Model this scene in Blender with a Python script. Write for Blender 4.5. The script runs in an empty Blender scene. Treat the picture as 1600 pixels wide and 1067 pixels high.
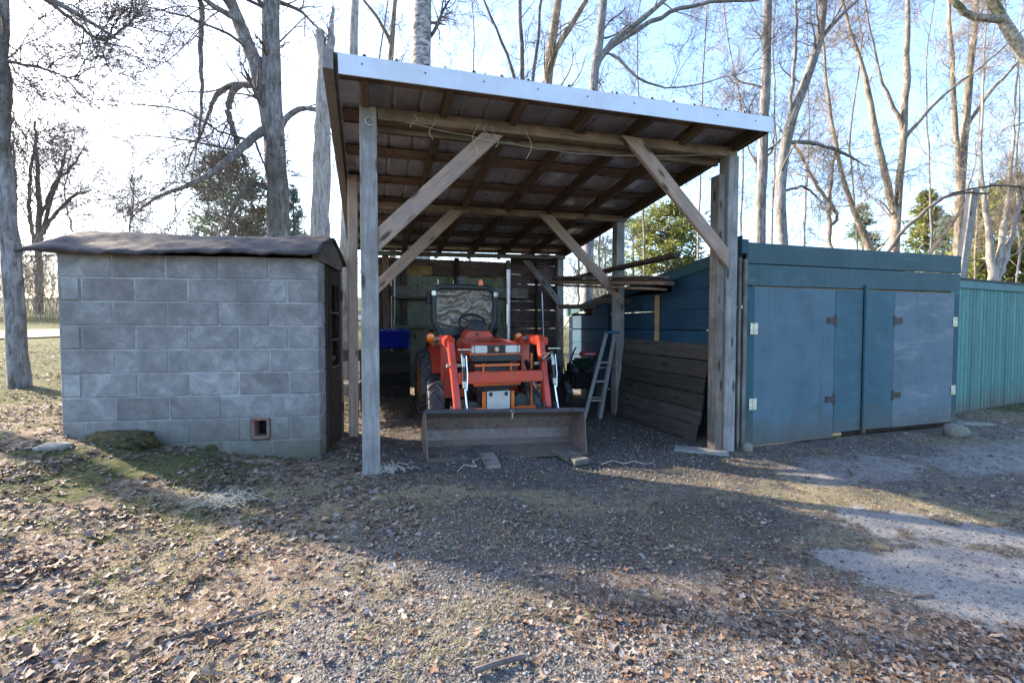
import bpy, bmesh, math, random
import numpy as np
from mathutils import Vector, Matrix
random.seed(4); rng = np.random.default_rng(7)
sc = bpy.context.scene
R = math.radians
C = bpy.data.collections.new('yard'); sc.collection.children.link(C)
# ------------------------------------------------------------ camera, world, sun, exposure
FPX = 700.0; PITCH = math.atan(22.5/700); EYE = 1.25
cam_d = bpy.data.cameras.new('camera'); cam = bpy.data.objects.new('camera', cam_d); C.objects.link(cam)
cam_d.sensor_width = 36; cam_d.lens = 36*FPX/1600; cam_d.clip_start = .05; cam_d.clip_end = 2000
cam.location = (0, 0, EYE); cam.rotation_euler = (R(90)-PITCH, 0, 0); sc.camera = cam
SUN_EL = R(27); SUN_DIR = Vector((-.925, .38, 0)).normalized()      # horizontal direction towards the sun
w = bpy.data.worlds.new('World'); sc.world = w; w.use_nodes = True
wn = w.node_tree; bgn = wn.nodes['Background']
sky = wn.nodes.new('ShaderNodeTexSky'); sky.sky_type = 'NISHITA'; sky.sun_disc = False
sky.sun_elevation = SUN_EL; sky.sun_rotation = math.atan2(SUN_DIR.x, SUN_DIR.y)
sky.air_density = 1.0; sky.dust_density = 2.0; sky.ozone_density = 3.0
wn.links.new(sky.outputs[0], bgn.inputs[0]); bgn.inputs[1].default_value = .125
sun_d = bpy.data.lights.new('sun', 'SUN'); sun_d.energy = 3.4; sun_d.angle = R(.6); sun_d.color = (1, .84, .64)
sun = bpy.data.objects.new('sun', sun_d); C.objects.link(sun)
sd = Vector((SUN_DIR.x*math.cos(SUN_EL), SUN_DIR.y*math.cos(SUN_EL), math.sin(SUN_EL)))
sun.rotation_euler = sd.to_track_quat('Z', 'Y').to_euler(); sun.location = (-8, 4, 8)
sc.view_settings.view_transform = 'Standard'; sc.view_settings.look = 'None'
sc.view_settings.gamma = 1; sc.view_settings.use_curve_mapping = False; sc.view_settings.exposure = 2.6

# ------------------------------------------------------------ surveying helpers (picture measurement -> place)
def ray(px, py):
    u = (px-800)/FPX; v = (533.5-py)/FPX
    return (u, math.cos(PITCH)+v*math.sin(PITCH), -math.sin(PITCH)+v*math.cos(PITCH))
def at(px, py, Y):
    r = ray(px, py); k = Y/r[1]
    return Vector((r[0]*k, Y, EYE+r[2]*k))
# ------------------------------------------------------------ value noise and the terrain
_tab = rng.random((256, 256))
def vnoise(x, y):
    x = np.asarray(x, float); y = np.asarray(y, float)
    xi = np.floor(x).astype(int); yi = np.floor(y).astype(int); fx = x-xi; fy = y-yi
    fx = fx*fx*(3-2*fx); fy = fy*fy*(3-2*fy)
    a = _tab[xi & 255, yi & 255]; b = _tab[(xi+1) & 255, yi & 255]; c = _tab[xi & 255, (yi+1) & 255]; d = _tab[(xi+1) & 255, (yi+1) & 255]
    return (a*(1-fx)+b*fx)*(1-fy)+(c*(1-fx)+d*fx)*fy
def fbm(x, y, o=4):
    s = 0; a = .5; t = 0
    for i in range(o):
        s = s+a*vnoise(x*2**i+17.3*i, y*2**i+9.1*i); t += a; a *= .5
    return s/t
def sstep(a, b, x):
    t = np.clip((x-a)/(b-a), 0, 1); return t*t*(3-2*t)
def gh(x, y, fine=True):
    x = np.asarray(x, float); y = np.asarray(y, float)
    h = -.13*sstep(-.7, 1.4, x)
    L = sstep(0, 1, (-x-1.7)/2.7)
    h = h+L*.075*np.clip(y, 0, 60)
    h = h+sstep(20, 60, np.hypot(x, y))*1.2*fbm(x*.05, y*.05, 2)
    if fine:
        near = 1-sstep(9, 14, np.hypot(x, y))
        rough = .35+.65*sstep(-.3, -2.2, x)
        h = h+near*((fbm(x*1.3+5, y*1.3, 3)-.5)*.05+rough*(fbm(x*6, y*6, 3)-.5)*.035+(fbm(x*22, y*22, 2)-.5)*.012)
    return h
def gz(x, y): return float(gh(x, y, False))
# ------------------------------------------------------------ object helpers
def tag(o, label=None, cat=None, group=None, kind=None):
    for k, v in (('label', label), ('category', cat), ('group', group), ('kind', kind)):
        if v: o[k] = v
    return o
def empty(name, loc, rz, label, cat, group=None):
    o = bpy.data.objects.new(name, None); C.objects.link(o); o.location = loc; o.rotation_euler = (0, 0, rz); o.empty_display_size = .1
    return tag(o, label, cat, group)
def link(name, me, parent=None, mat=None):
    if mat is not None and not me.materials: me.materials.append(mat)
    o = bpy.data.objects.new(name, me); C.objects.link(o)
    if parent: o.parent = parent
    return o
def npmesh(name, V, F, mat=None, smooth=False):
    """V (n,3), F (m,3|4) arrays -> mesh"""
    V = np.asarray(V, np.float32); F = np.asarray(F, np.int32); k = F.shape[1]
    me = bpy.data.meshes.new(name); me.vertices.add(len(V)); me.vertices.foreach_set('co', V.ravel())
    me.loops.add(F.size); me.loops.foreach_set('vertex_index', F.ravel())
    me.polygons.add(len(F)); me.polygons.foreach_set('loop_start', np.arange(0, F.size, k, dtype=np.int32))
    if smooth: me.polygons.foreach_set('use_smooth', np.ones(len(F), bool))
    me.update(calc_edges=True)
    if mat: me.materials.append(mat)
    return me
def frame(d, up=(0, 0, 1)):
    x = Vector(d).normalized(); u = Vector(up)
    if abs(x.dot(u)) > .98: u = Vector((0, 1, 0))
    y = u.cross(x).normalized(); z = x.cross(y)
    return Matrix((x, y, z)).transposed()
_bc = {}
def boxmesh(L, W, H, bev=.004, mat=None, jit=0):
    key = (round(L, 3), round(W, 3), round(H, 3), bev, mat.name if mat else '', jit and random.randint(0, 3))
    if key in _bc: return _bc[key]
    bm = bmesh.new(); bmesh.ops.create_cube(bm, size=1)
    bmesh.ops.scale(bm, vec=(L, W, H), verts=bm.verts)
    if jit:
        for v in bm.verts: v.co += Vector([random.uniform(-jit, jit) for _ in range(3)])
    if bev: bmesh.ops.bevel(bm, geom=bm.edges[:], offset=min(bev, W*.3, H*.3), segments=1, affect='EDGES')
    me = bpy.data.meshes.new('piece'); bm.to_mesh(me); bm.free()
    if mat: me.materials.append(mat)
    _bc[key] = me; return me
def beam(name, p0, p1, w, h, mat, parent, up=(0, 0, 1), bev=.005, jit=0):
    """sawn piece from p0 to p1 (parent's coordinates); w across, h along up; its own X runs with the grain"""
    p0 = Vector(p0); p1 = Vector(p1); d = p1-p0
    o = link(name, boxmesh(d.length, w, h, bev, mat, jit), parent)
    o.matrix_local = Matrix.Translation((p0+p1)/2) @ frame(d, up).to_4x4()
    return o
class MB:
    def __init__(s): s.v = []; s.f = []
    def add(s, V, F):
        n = len(s.v); s.v += [tuple(v) for v in V]; s.f += [tuple(i+n for i in f) for f in F]; return s
    def box(s, c, size, rot=None, bev=0):
        bm = bmesh.new(); bmesh.ops.create_cube(bm, size=1); bmesh.ops.scale(bm, vec=size, verts=bm.verts)
        if bev: bmesh.ops.bevel(bm, geom=bm.edges[:], offset=bev, segments=2, affect='EDGES')
        M = rot if rot else Matrix.Identity(3)
        s.add([M @ v.co+Vector(c) for v in bm.verts], [[v.index for v in f.verts] for f in bm.faces]); bm.free(); return s
    def bar(s, p0, p1, w, h, up=(0, 0, 1), bev=0):
        p0 = Vector(p0); p1 = Vector(p1)
        return s.box((p0+p1)/2, ((p1-p0).length, w, h), frame(p1-p0, up), bev)
    def tube(s, pts, r, k=10, cap=True):
        pts = [Vector(p) for p in pts]; n = len(pts); rs = r if isinstance(r, (list, tuple)) else [r]*n
        V = []; F = []; ref = None
        for i, p in enumerate(pts):
            t = (pts[min(i+1, n-1)]-pts[max(i-1, 0)]).normalized()
            if ref is None: ref = t.orthogonal().normalized()
            a = (ref-t*ref.dot(t)).normalized(); ref = a; b = t.cross(a)
            for j in range(k):
                q = 2*math.pi*j/k; V.append(p+(a*math.cos(q)+b*math.sin(q))*rs[i])
        for i in range(n-1):
            for j in range(k): F.append((i*k+j, i*k+(j+1) % k, (i+1)*k+(j+1) % k, (i+1)*k+j))
        if cap: F += [tuple(reversed(range(k))), tuple((n-1)*k+j for j in range(k))]
        return s.add(V, F)
    def lathe(s, prof, c, axis=(1, 0, 0), k=24):
        """prof: (along axis, radius)"""
        M = frame(axis); V = []; F = []; n = len(prof)
        for a, r in prof:
            for j in range(k):
                q = 2*math.pi*j/k; V.append(M @ Vector((a, r*math.cos(q), r*math.sin(q)))+Vector(c))
        for i in range(n-1):
            for j in range(k): F.append((i*k+j, i*k+(j+1) % k, (i+1)*k+(j+1) % k, (i+1)*k+j))
        F += [tuple(reversed(range(k))), tuple((n-1)*k+j for j in range(k))]
        return s.add(V, F)
    def prism(s, poly, x0, x1, scale1=None):
        """polygon of (y,z) extruded along x"""
        n = len(poly); V = [(x0, y, z) for y, z in poly]+[(x1, y, z) for y, z in (scale1 or poly)]
        F = [tuple(reversed(range(n))), tuple(n+i for i in range(n))]+[(i, (i+1) % n, n+(i+1) % n, n+i) for i in range(n)]
        return s.add(V, F)
    def build(s, name, mat, parent=None, smooth=False, bev=0):
        me = bpy.data.meshes.new(name); me.from_pydata(s.v, [], s.f); me.update()
        bm = bmesh.new(); bm.from_mesh(me); bmesh.ops.recalc_face_normals(bm, faces=bm.faces)
        if bev:
            ed = [e for e in bm.edges if len(e.link_faces) == 2 and e.calc_face_angle(0) > .5]
            bmesh.ops.bevel(bm, geom=ed, offset=bev, segments=2, affect='EDGES')
        bm.to_mesh(me); bm.free()
        o = link(name, me, parent, mat)
        if smooth:
            me.polygons.foreach_set('use_smooth', [True]*len(me.polygons)); me.set_sharp_from_angle(angle=R(38))
        return o
# ------------------------------------------------------------ materials
def nt(name):
    m = bpy.data.materials.new(name); m.use_nodes = True; t = m.node_tree
    return m, t, t.nodes['Principled BSDF'], t.nodes, t.links
def ramp(N, L, src, stops):
    r = N.new('ShaderNodeValToRGB'); e = r.color_ramp.elements
    while len(e) < len(stops): e.new(.5)
    for i, (p, c) in enumerate(stops): e[i].position = p; e[i].color = (*c, 1) if len(c) == 3 else c
    L.new(src, r.inputs[0]); return r.outputs[0]
def noise(N, L, vec, scale, detail=6, rough=.6, dist=0):
    n = N.new('ShaderNodeTexNoise'); n.inputs['Scale'].default_value = scale; n.inputs['Detail'].default_value = detail
    n.inputs['Roughness'].default_value = rough; n.inputs['Distortion'].default_value = dist
    if vec: L.new(vec, n.inputs['Vector'])
    return n.outputs['Fac']
def mapping(N, L, scale=(1, 1, 1), coord='Object', rnd=True):
    tc = N.new('ShaderNodeTexCoord'); mp = N.new('ShaderNodeMapping'); mp.inputs['Scale'].default_value = scale
    L.new(tc.outputs[coord], mp.inputs[0])
    if rnd:
        oi = N.new('ShaderNodeObjectInfo'); mu = N.new('ShaderNodeVectorMath'); mu.operation = 'SCALE'
        cb = N.new('ShaderNodeCombineXYZ'); cb.inputs[0].default_value = 1; cb.inputs[1].default_value = .7; cb.inputs[2].default_value = .4
        sc_ = N.new('ShaderNodeMath'); sc_.operation = 'MULTIPLY'; sc_.inputs[1].default_value = 37.
        L.new(oi.outputs['Random'], sc_.inputs[0])
        L.new(cb.outputs[0], mu.inputs[0]); L.new(sc_.outputs[0], mu.inputs['Scale']); L.new(mu.outputs[0], mp.inputs['Location'])
    return mp.outputs[0]
def mix(N, L, fac, a, b, mode='MIX'):
    m = N.new('ShaderNodeMix'); m.data_type = 'RGBA'; m.blend_type = mode
    for i, v in ((0, fac), (6, a), (7, b)):
        if isinstance(v, (int, float)): m.inputs[i].default_value = v
        elif isinstance(v, tuple): m.inputs[i].default_value = (*v, 1)
        else: L.new(v, m.inputs[i])
    return m.outputs[2]
def bump(N, L, h, p, strength=.4, dist=.01, prev=None):
    b = N.new('ShaderNodeBump'); b.inputs['Strength'].default_value = strength; b.inputs['Distance'].default_value = dist
    L.new(h, b.inputs['Height'])
    if prev: L.new(prev, b.inputs['Normal'])
    if p: L.new(b.outputs[0], p.inputs['Normal'])
    return b.outputs[0]
def wood(name, c1, c2, c3=None, grain=1.0, vary=.35, rough=.85, knots=True, axis=0, bumpk=.5):
    m, t, p, N, L = nt(name)
    s = [14*grain]*3; s[axis] = 1.1*grain
    v = mapping(N, L, tuple(s)); n1 = noise(N, L, v, 2.2, 8, .65, .6)
    v2 = mapping(N, L, (3, 3, 3)); n2 = noise(N, L, v2, 1.6, 4, .6)
    col = ramp(N, L, n1, [(.3, c1), (.5, tuple((a+b)/2 for a, b in zip(c1, c2))), (.68, c2)])
    col = mix(N, L, n2, col, c3 or tuple(x*.6 for x in c1))
    f = ramp(N, L, n2, [(.38, (0, 0, 0)), (.7, (.8, .8, .8))]); 
    col = mix(N, L, f, ramp(N, L, n1, [(.3, c1), (.7, c2)]), c3 or tuple(x*.55 for x in c1))
    oi = N.new('ShaderNodeObjectInfo')
    k = ramp(N, L, oi.outputs['Random'], [(0, (1-vary,)*3), (1, (1+vary*.6,)*3)])
    col = mix(N, L, 1.0, col, k, 'MULTIPLY')
    if knots:
        s2 = [9]*3; s2[axis] = 2.6
        vk = mapping(N, L, tuple(s2)); vo = N.new('ShaderNodeTexVoronoi'); vo.inputs['Scale'].default_value = .9; L.new(vk, vo.inputs['Vector'])
        kf = ramp(N, L, vo.outputs['Distance'], [(.1, (1, 1, 1)), (.2, (0, 0, 0))])
        col = mix(N, L, mix(N, L, .0, kf, kf), col, tuple(x*.35 for x in c1))
    L.new(col, p.inputs['Base Color']); p.inputs['Roughness'].default_value = rough; p.inputs['Specular IOR Level'].default_value = .25
    bump(N, L, n1, p, bumpk, .006)
    return m
def plain(name, col, rough=.5, metal=0, spot=.25, scale=30, spec=.5, dirt=None, dirt_amt=.5, dscale=5, bmp=.1, coat=0):
    m, t, p, N, L = nt(name)
    v = mapping(N, L); n = noise(N, L, v, scale, 5, .6); n2 = noise(N, L, v, dscale, 7, .65)
    c = ramp(N, L, n, [(.3, tuple(x*(1-spot) for x in col)), (.7, tuple(min(1, x*(1+spot)) for x in col))])
    if dirt:
        f = ramp(N, L, n2, [(.45, (0, 0, 0)), (.72, (dirt_amt,)*3)]); c = mix(N, L, f, c, dirt)
    L.new(c, p.inputs['Base Color']); p.inputs['Metallic'].default_value = metal; p.inputs['Specular IOR Level'].default_value = spec
    rr = ramp(N, L, n2, [(.3, (max(0, rough-.12),)*3), (.75, (min(1, rough+.2),)*3)]); L.new(rr, p.inputs['Roughness'])
    p.inputs['Coat Weight'].default_value = coat
    if bmp: bump(N, L, n, p, bmp, .003)
    return m
M = {}
M['post'] = wood('weathered_grey_post', (.16, .155, .15), (.36, .35, .34), (.13, .125, .12), vary=.1)
M['grey_wood'] = wood('silvered_wood', (.09, .08, .07), (.22, .195, .17), (.07, .055, .045))
M['brace'] = wood('bare_brace_wood', (.20, .135, .10), (.42, .31, .24), (.22, .17, .15), vary=.12)
M['rafter'] = wood('dark_rafter_wood', (.05, .035, .026), (.15, .105, .075), (.07, .05, .037))
M['purlin'] = wood('brown_purlin_wood', (.12, .078, .058), (.29, .205, .15), (.10, .07, .055), vary=.3)
M['beamwood'] = wood('beam_wood', (.10, .075, .05), (.30, .22, .155), (.075, .06, .045))
M['rear_brown'] = wood('brown_wall_board', (.055, .04, .036), (.15, .105, .09), (.05, .035, .032), vary=.4)
M['rear_green'] = wood('greenish_wall_board', (.12, .135, .095), (.22, .235, .165), (.10, .095, .065), vary=.25)
M['rear_yellow'] = wood('yellow_wall_board', (.20, .125, .045), (.36, .24, .09), (.1, .06, .03), vary=.2)
M['old_panel'] = wood('old_panel_board', (.022, .018, .016), (.075, .063, .054), (.035, .03, .027), vary=.35)
M['fresh'] = wood('fresh_pine', (.36, .22, .11), (.5, .34, .18), vary=.1)
M['darkwood'] = wood('near_black_wood', (.02, .014, .011), (.06, .04, .03), vary=.3)
M['greyplank'] = wood('grey_plank', (.10, .095, .085), (.24, .225, .2), vary=.2)

def teal_wood(name, c, worn, amt=.5, sc3=(1, 9, 9), vary=.12, lo=.56):
    m, t, p, N, L = nt(name)
    v = mapping(N, L, sc3); n1 = noise(N, L, v, 2.2, 8, .7, .3); v2 = mapping(N, L); n2 = noise(N, L, v2, 2.3, 8, .66)
    col = ramp(N, L, n2, [(.3, tuple(x*.78 for x in c)), (.5, c), (.75, tuple(x*1.18 for x in c))])
    f = ramp(N, L, n1, [(lo, (0, 0, 0)), (lo+.14, (amt,)*3)]); col = mix(N, L, f, col, worn)
    oi = N.new('ShaderNodeObjectInfo'); k = ramp(N, L, oi.outputs['Random'], [(0, (1-vary,)*3), (1, (1+vary,)*3)])
    col = mix(N, L, 1.0, col, k, 'MULTIPLY'); L.new(col, p.inputs['Base Color']); p.inputs['Roughness'].default_value = .75
    p.inputs['Specular IOR Level'].default_value = .3
    g = N.new('ShaderNodeNewGeometry'); sx = N.new('ShaderNodeSeparateXYZ'); L.new(g.outputs['Position'], sx.inputs[0])
    am = N.new('ShaderNodeMath'); am.operation = 'MULTIPLY_ADD'; am.inputs[1].default_value = .7; L.new(n2, am.inputs[0]); L.new(sx.outputs[2], am.inputs[2])
    col2 = mix(N, L, ramp(N, L, am.outputs[0], [(.22, (.75, .75, .75)), (.62, (0, 0, 0))]), col, (.10, .085, .065))   # mud splashed up from the yard
    ms = N.new('ShaderNodeMapping'); ms.inputs['Scale'].default_value = (16, 16, .8); L.new(g.outputs['Position'], ms.inputs[0]); n4 = noise(N, L, ms.outputs[0], 1.0, 4, .6)
    col2 = mix(N, L, ramp(N, L, n4, [(.56, (0, 0, 0)), (.75, (.45, .45, .45))]), col2, tuple(x*.55 for x in c))          # rain streaks
    L.new(col2, p.inputs['Base Color'])
    bump(N, L, n1, p, .35, .004); return m
M['teal_side'] = teal_wood('teal_faded_boards', (.010, .045, .085), (.05, .09, .12), .55)
M['teal_head'] = teal_wood('teal_header_boards', (.045, .088, .10), (.15, .165, .17), .4)
M['teal_ply'] = teal_wood('slate_blue_plywood', (.075, .125, .158), (.14, .17, .19), .35, (4, 4, 1.2), .04)
M['teal_ply2'] = teal_wood('mottled_teal_plywood', (.042, .10, .128), (.11, .15, .17), .5, (5, 5, 1.5), .05)
M['teal_ply3'] = teal_wood('pale_worn_plywood', (.095, .135, .165), (.20, .215, .235), .65, (4, 4, .9), .04, .5)
M['teal_trim'] = teal_wood('dark_teal_trim', (.022, .07, .088), (.05, .10, .11), .3, (4, 4, 1))
M['turq'] = teal_wood('turquoise_boards', (.07, .19, .18), (.15, .25, .235), .5, (9, 9, 1), .16)
M['turqcap'] = teal_wood('turquoise_cap', (.08, .18, .185), (.17, .23, .235), .4)
def blockmat(name, base, k=1):
    m, t, p, N, L = nt(name)
    v = mapping(N, L); n1 = noise(N, L, v, 5, 9, .75, .4); n2 = noise(N, L, v, 90, 4, .8)
    vw = mapping(N, L, (1, 1, 1), 'Object', False)
    g = N.new('ShaderNodeNewGeometry'); n3 = noise(N, L, g.outputs['Position'], 1.3, 6, .65)
    c = ramp(N, L, n1, [(.34, tuple(x*.66 for x in base)), (.5, base), (.66, tuple(min(x*1.5, .8) for x in base))])
    c = mix(N, L, ramp(N, L, n2, [(.3, (.45,)*3), (.6, (0, 0, 0))]), c, tuple(x*.55 for x in base))
    oi = N.new('ShaderNodeObjectInfo'); kk = ramp(N, L, oi.outputs['Random'], [(0, (.88, .86, .86)), (.5, (1, 1, 1)), (1, (1.12, 1.13, 1.15))])
    c = mix(N, L, 1.0, c, kk, 'MULTIPLY')
    c = mix(N, L, ramp(N, L, n3, [(.47, (0, 0, 0)), (.66, (.8, .8, .8))]), c, tuple(x*.55 for x in base))
    sx = N.new('ShaderNodeSeparateXYZ'); L.new(g.outputs['Position'], sx.inputs[0])
    am = N.new('ShaderNodeMath'); am.operation = 'MULTIPLY_ADD'; am.inputs[1].default_value = .5; L.new(n3, am.inputs[0]); L.new(sx.outputs[2], am.inputs[2])
    c = mix(N, L, ramp(N, L, am.outputs[0], [(.3, (.75, .75, .75)), (.75, (0, 0, 0))]), c, (.085, .085, .055))  # damp splash dirt at the foot
    L.new(c, p.inputs['Base Color']); p.inputs['Roughness'].default_value = .95; p.inputs['Specular IOR Level'].default_value = .15
    b = bump(N, L, n2, None, .5, .004); bump(N, L, n1, p, .4, .012, b); return m
M['block'] = blockmat('concrete_block', (.215, .216, .218)); M['mortar'] = blockmat('mortar', (.29, .295, .295)); M['grout'] = blockmat('pale_patch', (.27, .28, .28))
M['clay'] = plain('clay_tile', (.16, .09, .07), .9, dirt=(.2, .18, .16))
M['roof_felt'] = plain('worn_felt_roofing', (.02, .019, .023), .8, spot=.7, scale=45, dirt=(.10, .082, .085), dirt_amt=.9, dscale=6, bmp=1)
M['black'] = plain('black_paint', (.012, .013, .016), .45, spot=.4)
M['rubber'] = plain('tyre_rubber', (.04, .042, .048), .8, spot=.4, dirt=(.2, .19, .18), dirt_amt=.9, dscale=9, bmp=.4)
M['red'] = plain('loader_red_paint', (.52, .045, .02), .38, spot=.06, dirt=(.22, .07, .045), dirt_amt=.6, dscale=7, bmp=.02, coat=.2)
M['hood'] = plain('hood_red_paint', (.42, .05, .025), .35, spot=.08, dirt=(.22, .09, .07), dirt_amt=.5, dscale=4, bmp=.02, coat=.25)
M['orange'] = plain('orange_paint', (.62, .14, .02), .5, spot=.1, dirt=(.25, .07, .03), dirt_amt=.5, dscale=14)
M['steel'] = plain('worn_bucket_steel', (.13, .095, .082), .55, .1, spot=.35, scale=18, dirt=(.16, .105, .085), dirt_amt=.8, dscale=3.2)
M['lip'] = plain('bucket_lip_paint', (.045, .05, .065), .45, .3, dirt=(.12, .08, .07))
M['chrome'] = plain('cylinder_chrome', (.7, .72, .76), .18, 1, spot=.05, bmp=0)
M['alu'] = plain('dull_aluminium', (.36, .37, .38), .45, .7, spot=.15)
M['galv'] = plain('galvanised_roof_sheet', (.46, .46, .50), .28, .4, spot=.2, scale=7, dirt=(.22, .17, .15), dirt_amt=.5, dscale=2.0)
M['fascia'] = plain('white_metal_fascia', (.52, .56, .63), .45, .1, spot=.05, scale=8, dirt=(.4, .42, .44), dirt_amt=.5, dscale=2.5)
M['gtrim'] = plain('brown_metal_trim', (.17, .145, .13), .55, 0)
M['whitepaint'] = plain('white_hinge_paint', (.6, .56, .42), .6, dirt=(.3, .2, .1))
M['rust'] = plain('dark_hinge_iron', (.05, .04, .04), .7, .3, dirt=(.12, .06, .03))
M['blue'] = plain('blue_plastic', (.01, .03, .33), .28, spot=.1, bmp=.02)
M['seat'] = plain('seat_vinyl', (.03, .038, .04), .5)
M['green'] = plain('green_paint', (.007, .03, .02), .4)
M['lens'] = plain('headlight_lens', (.55, .58, .6), .12, .2, spot=.05, bmp=0, coat=1)
M['amber'] = plain('amber_lens', (.95, .2, .01), .25, spot=.1, bmp=0, coat=.6)
M['brass'] = plain('brass_badge', (.36, .2, .07), .4, .5)
M['slab'] = plain('paving_slab', (.2, .2, .19), .9, dirt=(.12, .11, .09), bmp=.4)
M['stone'] = plain('field_stone', (.17, .165, .15), .9, spot=.4, dirt=(.1, .12, .04), bmp=.5)
M['moss'] = plain('moss', (.035, .036, .012), 1, spot=.6, scale=60, dirt=(.10, .065, .025), dirt_amt=.9, dscale=7, bmp=1)
M['twine'] = plain('pale_twine', (.45, .42, .36), .9)
def diamond():
    m, t, p, N, L = nt('diamond_plate'); v = mapping(N, L, (1, 1, 1), 'Object', False)
    w1 = N.new('ShaderNodeTexWave'); w1.wave_type = 'BANDS'; w1.bands_direction = 'DIAGONAL'; w1.inputs['Scale'].default_value = 22; L.new(v, w1.inputs['Vector'])
    ch = N.new('ShaderNodeTexChecker'); ch.inputs['Scale'].default_value = 50; L.new(v, ch.inputs['Vector'])
    c = ramp(N, L, w1.outputs['Fac'], [(.4, (.28, .28, .26)), (.8, (.75, .74, .68))]); L.new(c, p.inputs['Base Color'])
    p.inputs['Metallic'].default_value = .1; p.inputs['Roughness'].default_value = .45; bump(N, L, w1.outputs['Fac'], p, .6, .004); return m
M['diamond'] = diamond()
def plastic_sheet():
    m, t, p, N, L = nt('wrinkled_vinyl_painted_reflections'); v = mapping(N, L, (1, 1, 1), 'Object', False)
    n = noise(N, L, v, 7, 3, .55, 1.5)
    wv = N.new('ShaderNodeTexWave'); wv.wave_type = 'RINGS'; wv.inputs['Scale'].default_value = 2.6; wv.inputs['Distortion'].default_value = 9; wv.inputs['Detail'].default_value = 3; wv.inputs['Detail Scale'].default_value = 1.1; L.new(v, wv.inputs['Vector'])
    c = ramp(N, L, wv.outputs['Fac'], [(0, (.17, .145, .11)), (.6, (.215, .185, .14)), (.9, (.26, .23, .18)), (1, (.36, .33, .29))]); L.new(c, p.inputs['Base Color'])  # brown swirls: wavy reflections on the clear sheet, painted into its colour
    p.inputs['Roughness'].default_value = .22; p.inputs['Specular IOR Level'].default_value = .9; p.inputs['Alpha'].default_value = .82
    b = bump(N, L, wv.outputs['Fac'], None, 1, .03); bump(N, L, n, p, .7, .03, b); return m
M['vinyl'] = plastic_sheet()
def glass():
    m, t, p, N, L = nt('window_glass'); p.inputs['Base Color'].default_value = (.5, .52, .5, 1); p.inputs['Roughness'].default_value = .05
    p.inputs['Transmission Weight'].default_value = 1; p.inputs['IOR'].default_value = 1.1; return m
M['glass'] = glass()
def bark(name, c1, c2, moss=None, sc3=(6, 6, 1.4), ma=.5):
    m, t, p, N, L = nt(name); v = mapping(N, L, sc3); n1 = noise(N, L, v, 3.2, 8, .7, .5); v2 = mapping(N, L, (1, 1, 1)); n2 = noise(N, L, v2, 1.6, 5, .6)
    c = ramp(N, L, n1, [(.36, c1), (.6, c2)])
    if moss: c = mix(N, L, ramp(N, L, n2, [(.5, (0, 0, 0)), (.62, (ma,)*3)]), c, moss)
    L.new(c, p.inputs['Base Color']); p.inputs['Roughness'].default_value = .95; p.inputs['Specular IOR Level'].default_value = .15
    bump(N, L, n1, p, 1, .03); return m
M['bark'] = bark('grey_bark', (.09, .085, .085), (.29, .28, .28), (.07, .075, .04))
M['bark2'] = bark('brown_bark', (.09, .072, .06), (.31, .265, .22), (.06, .065, .03))
M['birch'] = bark('patchy_birch_bark', (.045, .04, .04), (.45, .43, .42), None, (2.2, 2.2, 4.5))
M['snagbark'] = bark('bare_snag_wood', (.17, .15, .135), (.40, .37, .34))
M['twig'] = bark('twig_bark', (.06, .05, .048), (.17, .145, .13), None, (1, 1, 1))
M['twig2'] = bark('pale_twig_bark', (.15, .12, .095), (.38, .32, .26), None, (1, 1, 1))
def colattr(name, rough=.9, trans=0, spec=.2):
    m, t, p, N, L = nt(name); a = N.new('ShaderNodeVertexColor'); a.layer_name = 'tint'; L.new(a.outputs[0], p.inputs['Base Color'])
    p.inputs['Roughness'].default_value = rough; p.inputs['Specular IOR Level'].default_value = spec
    if trans:
        tr = N.new('ShaderNodeBsdfTranslucent'); L.new(a.outputs[0], tr.inputs[0]); mx = N.new('ShaderNodeMixShader'); mx.inputs[0].default_value = trans
        L.new(p.outputs[0], mx.inputs[1]); L.new(tr.outputs[0], mx.inputs[2]); L.new(mx.outputs[0], N['Material Output'].inputs[0])
    return m
M['leafmat'] = colattr('dead_leaf', .7, .25, .35); M['grassmat'] = colattr('grass_blade', .9, .35); M['stonemat'] = colattr('gravel_stone', .85); M['needle'] = colattr('needles', .85, .5)
def setcol(me, cols, per):
    """one colour per group of `per` loops"""
    a = me.color_attributes.new('tint', 'FLOAT_COLOR', 'CORNER')
    c = np.repeat(np.concatenate([cols, np.ones((len(cols), 1))], 1), per, 0).astype(np.float32); a.data.foreach_set('color', c.ravel())
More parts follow.
